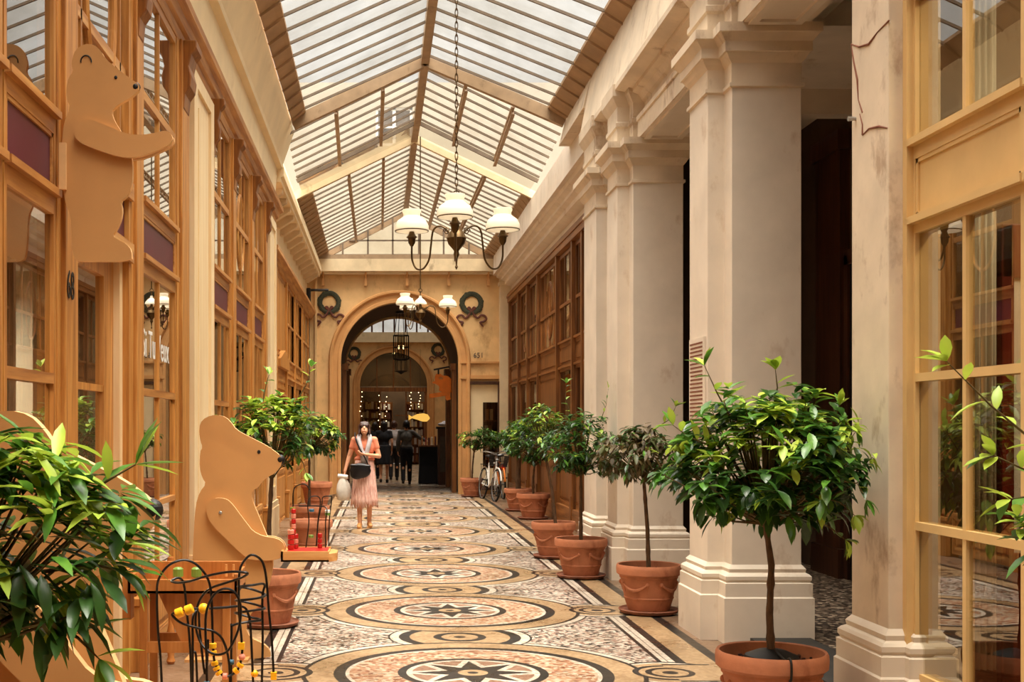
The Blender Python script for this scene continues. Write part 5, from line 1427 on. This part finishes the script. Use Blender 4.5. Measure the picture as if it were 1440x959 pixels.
# her shoulder bag
b = thing('handbag', 'black leather shoulder bag hanging at the front of the woman in coral', 'bag', (wx-.06, YW_-.20, .80))
m = MB(); m.ball((0,0,.085),(.165,.05,.12),18,12); m.ball((-.05,0,.03),(.11,.045,.08)); m.capsule((-.13,0,.16),(.13,0,.15),.03,.03)
remesh(m.build('body', M['leather'], b), .009, 5)
MB().tube(spline([(-.15,-.02,.17),(-.05,-.05,.165),(.05,-.05,.16),(.15,-.02,.155)]),.008,6).build('zip_band', M['leather'], b, smooth=True)
MB().tube(spline([(.13,.0,.15),(.06,.0,.30),(-.02,.01,.44),(-.075,.06,.58),(-.085,.19,.665),(-.09,.30,.60),(-.10,.32,.50)],6),.011,6).build('strap', M['leather'], b, smooth=True)
# carrier bag
b = thing('carrier_bag', 'pale plastic carrier bag held in the hand of the woman in coral', 'bag', (wx-.325, YW_-.06, .42))
m = MB(); v = m.lathe([(.02,.0),(.085,.01),(.115,.07),(.12,.16),(.10,.25),(.065,.32),(.03,.37),(.02,.40)],22,sx=.95,sy=.62)
m.v = [(a*(1+.10*math.sin(7*math.atan2(bb,a)+9*c)), bb*(1+.10*math.sin(5*math.atan2(bb,a)+7*c)), c) for a,bb,c in m.v]
m.build('body', M['plastic'], b, smooth=True, sharp=0)
MB().tube([(-.08,-.0,.385),(.07,-.02,.365)],[.028,.03],10).build('roll', M['white'], b, smooth=True)
# people beyond the arch (seen from behind)
def walker(label, px, y, H, rz, top, legs, hair, hl=0, sk=None, arm_out=False, step=.12, sleeve=1.9):
    pose = dict(pel=(0,0,.92), waist=(0,.0,1.05), chest=(0,.01,1.23), neck=(0,.0,1.40), head=(.0,-.02,1.54), tilt=-.05,
      shr=(-.17,.01,1.36), shl=(.17,.01,1.36), elr=(-.22,.06,1.09), wrr=(-.21,-.03,.86), ell=(.22,.02,1.09), wrl=(.22,-.05,.86),
      handr=((0,-.2,-1),(1,0,0),-1), handl=((0,-.2,-1),(-1,0,0),1),
      hipr=(-.085,0,.88), hipl=(.085,0,.88), knr=(-.085,-.06-step*.3,.49), knl=(.085,-.01,.48), anr=(-.085,-step,.09), anl=(.085,step,.11))
    if arm_out: pose.update(elr=(-.33,-.05,1.22), wrr=(-.50,-.14,1.13), handr=((-.8,-.4,-.1),(0,0,-1),-1))
    t, V, J, k, hp, tilt = person(label, (px-CX)/F*y, y, rz, H, pose, vox=.018)
    shirt(t, V, J, k, top, sleeve, .92, .016, .02, 'top')
    if sk: skirt(t, k, sk, 1.02, .5, (.15,.12), (.20,.17), folds=8, name='skirt')
    else: trousers(t, V, J, k, legs, vox=.016)
    hair_cap(t, hp, k, tilt, hair, False, hl, vox=.013)
    shoes(t, V, J, k, M['black'])
    return t
walker('man in dark grey top and black trousers, seen from behind beyond the arch', 571.5, 33.2, 1.72, PI, M['greyshirt'], M['blackcloth'], M['blackhair'], arm_out=True)
walker('woman in a black dress walking away beyond the arch', 540, 34.0, 1.70, PI, M['blackcloth'], None, M['blackhair'], .12, sk=M['blackcloth'], sleeve=.5)
walker('person in pale shirt half hidden between the walking pair', 554, 35.6, 1.72, PI, M['greycloth'], M['blackcloth'], M['hair'], .0, sleeve=.6)
walker('person in black partly hidden behind the woman in coral', 527, 36.5, 1.68, PI, M['blackcloth'], M['blackcloth'], M['blackhair'], .05)
# ---------------------------------------------------------------- bicycles
def bicycle(label, x, y, rz, frame_mat, lean=.12, basket=False, rack=None):
    t = thing('bicycle', label, 'bicycle', (x,y,0), rz=rz); t.rotation_euler = (0, lean, rz)
    R = .33; wb_ = 1.02      # along local Y, front wheel at -Y
    for yy, nm in ((-wb_/2,'wheel'),(wb_/2,'wheel')):
        w_ = MB().tube([(0,yy+R*.94*math.cos(2*PI*i/36),R+R*.94*math.sin(2*PI*i/36)) for i in range(36)],.011,6,closed=True).build('wheel', M['silver'], t, smooth=True)
        MB().tube([(0,yy+R*math.cos(2*PI*i/40),R+R*math.sin(2*PI*i/40)) for i in range(40)],.020,8,closed=True).build('tyre', M['rubber'], w_, smooth=True)
        m = MB()
        for i in range(16):
            a = 2*PI*i/16; m.tube([(.015*(-1)**i,yy,R),(0,yy+R*.93*math.cos(a),R+R*.93*math.sin(a))],.0016,4)
        m.tube([(-.05,yy,R),(.05,yy,R)],.018,8); m.build('spokes', M['silver'], w_)
        m = MB(); pts = [(0,yy+(R+.035)*math.cos(a),R+(R+.035)*math.sin(a)) for a in [PI*.05+PI*.85*i/16 for i in range(17)]]
        m.tube(pts,.018,6); m.build('mudguard', frame_mat, t, smooth=True)
    bb = (0,.06,.28); st = (0,.20,.78); hd = (0,-.36,.80); hb = (0,-.40,.62)
    m = MB()
    for a, b, r in ((bb,st,.017),(bb,hb,.02),(st,hd,.017),(hb,(0,-.34,.92),.018),((.0,.17,.62),(.03,wb_/2,R),.009),((.0,.17,.62),(-.03,wb_/2,R),.009),(bb,(.03,wb_/2,R),.011),(bb,(-.03,wb_/2,R),.011),(hb,(.04,-wb_/2,R),.012),(hb,(-.04,-wb_/2,R),.012)): m.tube([a,b],r,8)
    m.build('frame', frame_mat, t, smooth=True)
    MB().tube(spline([(-.27,-.16,1.0),(-.24,-.28,1.02),(-.12,-.36,1.0),(0,-.36,.96),(.12,-.36,1.0),(.24,-.28,1.02),(.27,-.16,1.0)]),.012,7).tube([(0,-.34,.9),(0,-.36,.97)],.014,7).build('handlebar', M['silver'], t, smooth=True)
    MB().ball((0,.24,.93),(.085,.13,.035),14,8).tube([st,(0,.22,.92)],.014,7).build('saddle', M['black'], t, smooth=True)
    MB().tube([(0,.06,.28),(.0,.06,.281)],.001,4).tube([(-.09,.06,.28),(.09,.06,.28)],.014,7).tube([(.09,.06,.28),(.09,.16,.14)],.01,6).tube([(-.09,.06,.28),(-.09,-.04,.42)],.01,6).box(.09,.18,.12,.20,.125,.15).box(-.18,-.09,-.08,.0,.41,.435).build('crank', M['black'], t)
    m = MB(); m.box(-.07,.07,.28,.66,.735,.75); m.tube([(.06,.62,.74),(.04,wb_/2,R)],.006,5); m.tube([(-.06,.62,.74),(-.04,wb_/2,R)],.006,5); m.build('rear_rack', M['black'], t)
    if basket:
        m = MB()
        for i in range(15):
            for (a, b) in ((-.17,-.17),(.17,.17)): m.tube([(a*.85,-.66+.28*i/14+.02,.74),(a,-.68+.32*i/14,.96)],.003,4)
            m.tube([(-.15+.30*i/14,-.64,.74),(-.17+.34*i/14,-.68,.96)],.003,4); m.tube([(-.15+.30*i/14,-.38,.74),(-.17+.34*i/14,-.36,.96)],.003,4)
        for z, e in ((.74,.15),(.85,.16),(.96,.17)): m.tube([(-e,-.68,z),(e,-.68,z),(e,-.36,z),(-e,-.36,z)],.006,5,closed=True)
        m.build('basket', M['black'], t)
    MB().ball((0,-.44,.86),(.035,.03,.035),10,8).build('headlamp', M['silver'], t)
    if rack: MB().box(-.04,.04,.64,.67,.62,.74).build('reflector', M['red'], t)
    return t
bicycle('white bicycle with wire basket leaning by the arch', 2.26, 26.0, .18, M['white'], .10, True)
bicycle('orange bicycle parked behind the white one', 2.60, 26.95, PI+.05, M['orange'], .03, False, True)

# ---------------------------------------------------------------- book tables and stock beyond the arch
t = thing('book_table', 'dark-draped table piled with books beyond the arch', 'table', (1.42,33.4,0))
MB().box(-.42,.42,-.3,.3,1.02,1.06).build('table_top', M['walnut'], t)
MB().sweep([(-.40,-.28),(.40,-.28),(.40,.28),(-.40,.28)],[(.02,.02),(0,.5),(0,1.02)]).build('drape', M['blackcloth'], t)
rng = random.Random(9)
for i in range(16):
    w_, d_ = rng.uniform(.13,.17), rng.uniform(.18,.23); x = -.32+.09*(i%8); y = -.14 if i < 8 else .14
    h = rng.uniform(.015,.05); lean = rng.uniform(.15,.26)
    o = MB().box(-h/2,h/2,-w_/2,w_/2,0,lean).build('book', M[('pine','red','ribbon','plaster_l','maroon','white')[i%6]], None)
    o.location = (1.42+x, 33.4+y, 1.06); o.rotation_euler = (0,0,rng.uniform(-.2,.2))
    tag(o, 'small upright book on the dark-draped table', 'book', 'books on the draped table')
t = thing('display_stand', 'tall black display stand at the side of the vault exit', 'stand', (1.66,32.0+.9,0))
MB().box(-.16,.16,-.15,.15,0,1.5).build('cabinet', M['black_wood'], t)
MB().box(-.2,.2,-.19,.19,1.5,1.56).build('top', M['black'], t)
MB().box(-.10,.10,-.156,-.15,.35,1.3).build('card_panel', M['greyshirt'], t)
t = thing('bundle', 'pale crumpled bundle on top of the tall black display stand', 'bundle', (1.66,32.9,1.572))
m = MB().ball((0,0,.05),(.16,.12,.055)).ball((.04,0,.09),(.09,.08,.06)); remesh(m.build('cloth', M['greycloth'], t), .014, 3)
t = thing('paper_lantern', 'glowing yellow fish-shaped paper lantern hung before the bookshop', 'lantern', (1.9,44,1.9)); s = F/44
x, z = (591-CX)/s, EYE-(587-HY)/s; t.location = (x,44,z)
m = MB(); m.tube([(-.42,0,.0),(-.3,0,.0),(-.12,0,.02),(.1,0,0),(.25,0,-.02),(.34,0,-.03)],[.10,.03,.10,.15,.13,.03],16); m.build('body', M['glow_yellow'], t, smooth=True)
MB().tube([(0,0,.12),(0,0,4.35-z+.0)],.005,4).build('cord', M['black'], t)
# display cases and light strings of the bookshop
def book_case(label, x, y, n, seed):
    t = thing('bookcase', label, 'bookcase', (x,y,0))
    m = MB().box(-.45,-.42,0,.28,0,2.6).box(.42,.45,0,.28,0,2.6).box(-.45,.45,.26,.28,0,2.6)
    m.build('case', M['walnut'], t)
    rg = random.Random(seed)
    for k in range(7):
        z = .1+k*.36; sh = MB().box(-.42,.42,0,.27,z,z+.02).build('shelf', M['walnut'], t)
    return t
rg = random.Random(2)
for ci, (x, y) in enumerate(((-.55,50.2),(.0,51.4),(1.45,50.6))):
    book_case(('white-speckled bookcase behind the bookshop pane','bookcase deep inside the bookshop doorway','bookcase in the bookshop on the side of the yellow lantern')[ci], x, y, 0, ci)
    proto = []
    for k in range(7):
        xx = -.40
        while xx < .31:
            h = rg.uniform(.06,.11); z = .123+k*.36
            if len(proto) < 5:
                o = MB().box(0,.9,0,.2,0,1).build('book', M[('white','plaster_l','greycloth','ribbon','walnut')[len(proto)]], None); proto.append(o)
            else:
                o = rg.choice(proto).copy(); COL.objects.link(o)
            o.location = (x+xx, y+.02, z); o.scale = (h,1,rg.uniform(.2,.31)); xx += h+.004
            tag(o, ('upright book in the white-speckled bookcase','upright book in the bookcase deep in the doorway','upright book in the bookcase by the yellow lantern')[ci], 'book', ('books in the speckled bookcase','books in the doorway bookcase','books in the lantern bookcase')[ci])
rg = random.Random(6)
for i, (px, y0, y1) in enumerate(((508,551,585),(533,556,600),(543,558,592),(577,552,575),(590,552,572))):
    Y = 49.1; s = F/Y
    x = (px-CX)/s; za, zb = EYE-(y0-HY)/s, EYE-(y1-HY)/s
    t = thing('light_string', ('string of warm lights at the jamb of the bookshop','string of warm lights over the bookshop pane','string of warm lights beside the bookshop door','string of warm lights over the yellow lantern','string of warm lights near the draped table')[i], 'fairy lights', (x,Y,za+.08))
    MB().tube([(0,0,0.0),(.0,0,zb-za-.08)],.004,4).build('cord', M['black'], t)
    for k in range(6):
        MB().ball((rg.uniform(-.05,.05),-.01,-.08+(zb-za)*k/5*1.0),.018,8,6).build('bulb', M['glow_warm'], t)
# books in the small display window
for i, (x, z) in enumerate(((2.42,1.71),(2.52,1.71),(2.40,1.33),(2.48,1.33),(2.42,.93))):
    o = MB().box(0,.07,0,.18,0,.26).build('book', M[('pine','oak_light','white','walnut','plaster_l')[i]], None); o.location = (x,28.5,z)
    tag(o, 'book on the dark shelves of the small display window beside the arch', 'book', 'books in the small display window')
# lamps inside the shops: two toy shop tubes are real, the rest added fill
def tube_lamp(label, x, y, z, L, e, along='y'):
    t = thing('tube_lamp', label, 'ceiling lamp', (x,y,z))
    if along == 'y':
        MB().box(-.05,.05,-L/2,L/2,.02,.06).build('housing', M['white'], t); MB().tube([(0,-L/2,0),(0,L/2,0)],.02,8).build('tube', M['tube_lamp'], t)
    ar = bpy.data.lights.new('tube_light','AREA'); ar.shape = 'RECTANGLE'; ar.size = .1; ar.size_y = L; ar.energy = e; ar.color = (1,.86,.62)
    o = bpy.data.objects.new('tube_light', ar); COL.objects.link(o); o.location = (0,0,-.03); o.parent = t
    return t
tube_lamp('fluorescent tube lamp inside the toy shop near the big window', -3.3, 7.6, 2.45, 1.2, 90)
tube_lamp('fluorescent tube lamp inside the toy shop by the counter', -3.0, 4.4, 2.45, 1.2, 80)
tube_lamp('unseen tube lamp added to brighten the curtained half of the toy shop', -3.2, 13.6, 2.45, 2.0, 60)  # added fill behind the curtains, no visible source
tube_lamp('unseen tube lamp added to brighten the toy shop upper floor', -3.3, 6.5, 4.4, 1.6, 50)  # added fill for the upper panes, no visible source
tube_lamp('unseen tube lamp added to brighten the upper floor of the curtained half', -3.3, 13.6, 4.4, 2.0, 40)  # added fill above the curtained windows, no visible source
tube_lamp('unseen tube lamp added to brighten the yellow-framed shop', 3.9, 4.6, 4.2, 1.4, 40)  # added so the interior shows through the yellow panes
tube_lamp('unseen tube lamp added to brighten the brown shop', 4.0, 21, 4.2, 3.0, 120)  # added to lift the dark interior behind the brown windows
tube_lamp('unseen tube lamp added to brighten the bookshop', .5, 50.8, 4.6, 1.2, 40)  # added fill, only the light strings and paper lantern are seen here
# curtains and stock seen through the panes
def curtain(label, x, y0, y1, z0, z1, mat, n=10, amp=.03):
    m = MB(); N = n*6; v = []; fs = []
    for i in range(N+1):
        y = y0+(y1-y0)*i/N; xx = x+amp*math.sin(2*PI*i/6)
        v += [(xx,y,z0),(xx,y,z1)]
    for i in range(N): fs.append((2*i,2*i+2,2*i+3,2*i+1))
    m.add(v, fs); o = m.build('curtain', mat, None, smooth=True, sharp=0)
    s2 = o.modifiers.new('thick','SOLIDIFY'); s2.thickness = .006
    return tag(o, label, 'curtain')
o = curtain('white curtain behind the yellow shop window by the red panel', 0, -.11, .02, .3, 3.9, M['curtain'], 4, .02); o.location = (3.14,6.3,0); o.rotation_euler = (0,0,-PI/2)
curtain('brown curtain behind the first curtained oak window, lower panes', -1.85, 11.5, 12.7, .4, 2.6, M['walnut'], 9)
curtain('brown curtain behind the oak window with the wooden oval, lower panes', -1.85, 13.25, 14.55, .4, 2.6, M['walnut'], 9)
curtain('brown curtain behind the narrow oak window', -1.85, 15.1, 16.3, .4, 2.6, M['walnut'], 8)
curtain('brown curtain behind the first curtained oak window, upper panes', -1.85, 11.5, 12.7, 3.05, 4.5, M['walnut'], 9)
curtain('brown curtain behind the oak window with the wooden oval, upper panes', -1.85, 13.25, 14.55, 3.05, 4.5, M['walnut'], 9)
curtain('white curtain inside the recessed oak shop door', -2.1, 6.5, 7.0, .2, 2.5, M['curtain'], 5)
t = thing('folding_screen', 'glossy red-framed panel behind the yellow shop window', 'screen', (3.3,6.34,0))
MB().box(-.10,-.035,-.03,.03,0,2.6).box(-.10,.5,-.03,.03,2.32,2.6).box(-.10,.5,-.03,.03,.0,.9).build('frame', M['red_panel'], t, bevel=.008)
MB().box(-.035,.5,-.01,.01,.9,2.32).build('panel', M['white'], t)

for i, (a, b) in enumerate(((20.45,22.6),(22.9,24.25),(24.55,25.85),(26.15,27.7))):
    if i: 
        o = MB().box(3.06,3.07,a,b,1.0,2.45).build('blind', M['curtain'], None)
        tag(o, ('','cream blind behind the brown window past the panelled door','cream blind behind the brown window with round muntin','cream blind behind the last brown window')[i], 'blind')
# ---------------------------------------------------------------- light, world, camera
SKY_ZENITH, SKY_HORIZON = 5.2, .33
sun = bpy.data.lights.new('sun', 'SUN'); sun.energy = 6.5; sun.angle = math.radians(50); sun.color = (1.0,.945,.86)
so = bpy.data.objects.new('sun', sun); COL.objects.link(so)
d = Vector((.10,-.15,.97)).normalized()      # towards the sun
so.rotation_euler = d.to_track_quat('Z','Y').to_euler()
w = bpy.data.worlds.new('world'); SC.world = w; w.use_nodes = True
nt = w.node_tree; bg = nt.nodes['Background']
# overcast sky: bright zenith, dimmer towards the horizon
tc = nt.nodes.new('ShaderNodeTexCoord'); sp = nt.nodes.new('ShaderNodeSeparateXYZ'); nt.links.new(tc.outputs['Generated'], sp.inputs[0])
zc = E(nt, sp.outputs[2]).max(0.0)
st = zc*zc*zc*zc*SKY_ZENITH + SKY_HORIZON
nt.links.new(st.s, bg.inputs[1]); bg.inputs[0].default_value = (1.0,.97,.925,1)
cam = bpy.data.cameras.new('camera'); co = bpy.data.objects.new('camera', cam); COL.objects.link(co)
co.location = (0,0,EYE); co.rotation_euler = (PI/2,0,0)
cam.sensor_width = 36; cam.lens = 36*F/1440
cam.shift_x = (720-CX)/1440; cam.shift_y = (HY-479.5)/1440
cam.clip_end = 200; cam.clip_start = .05
SC.camera = co
vs = SC.view_settings; vs.view_transform = 'Standard'; vs.look = 'None'; vs.gamma = 1; vs.use_curve_mapping = False
vs.exposure = 1.1
SC.cycles.max_bounces = 8; SC.cycles.transparent_max_bounces = 16; SC.cycles.diffuse_bounces = 5
SC.cycles.use_denoising = True
SC.cycles.sample_clamp_indirect = 8
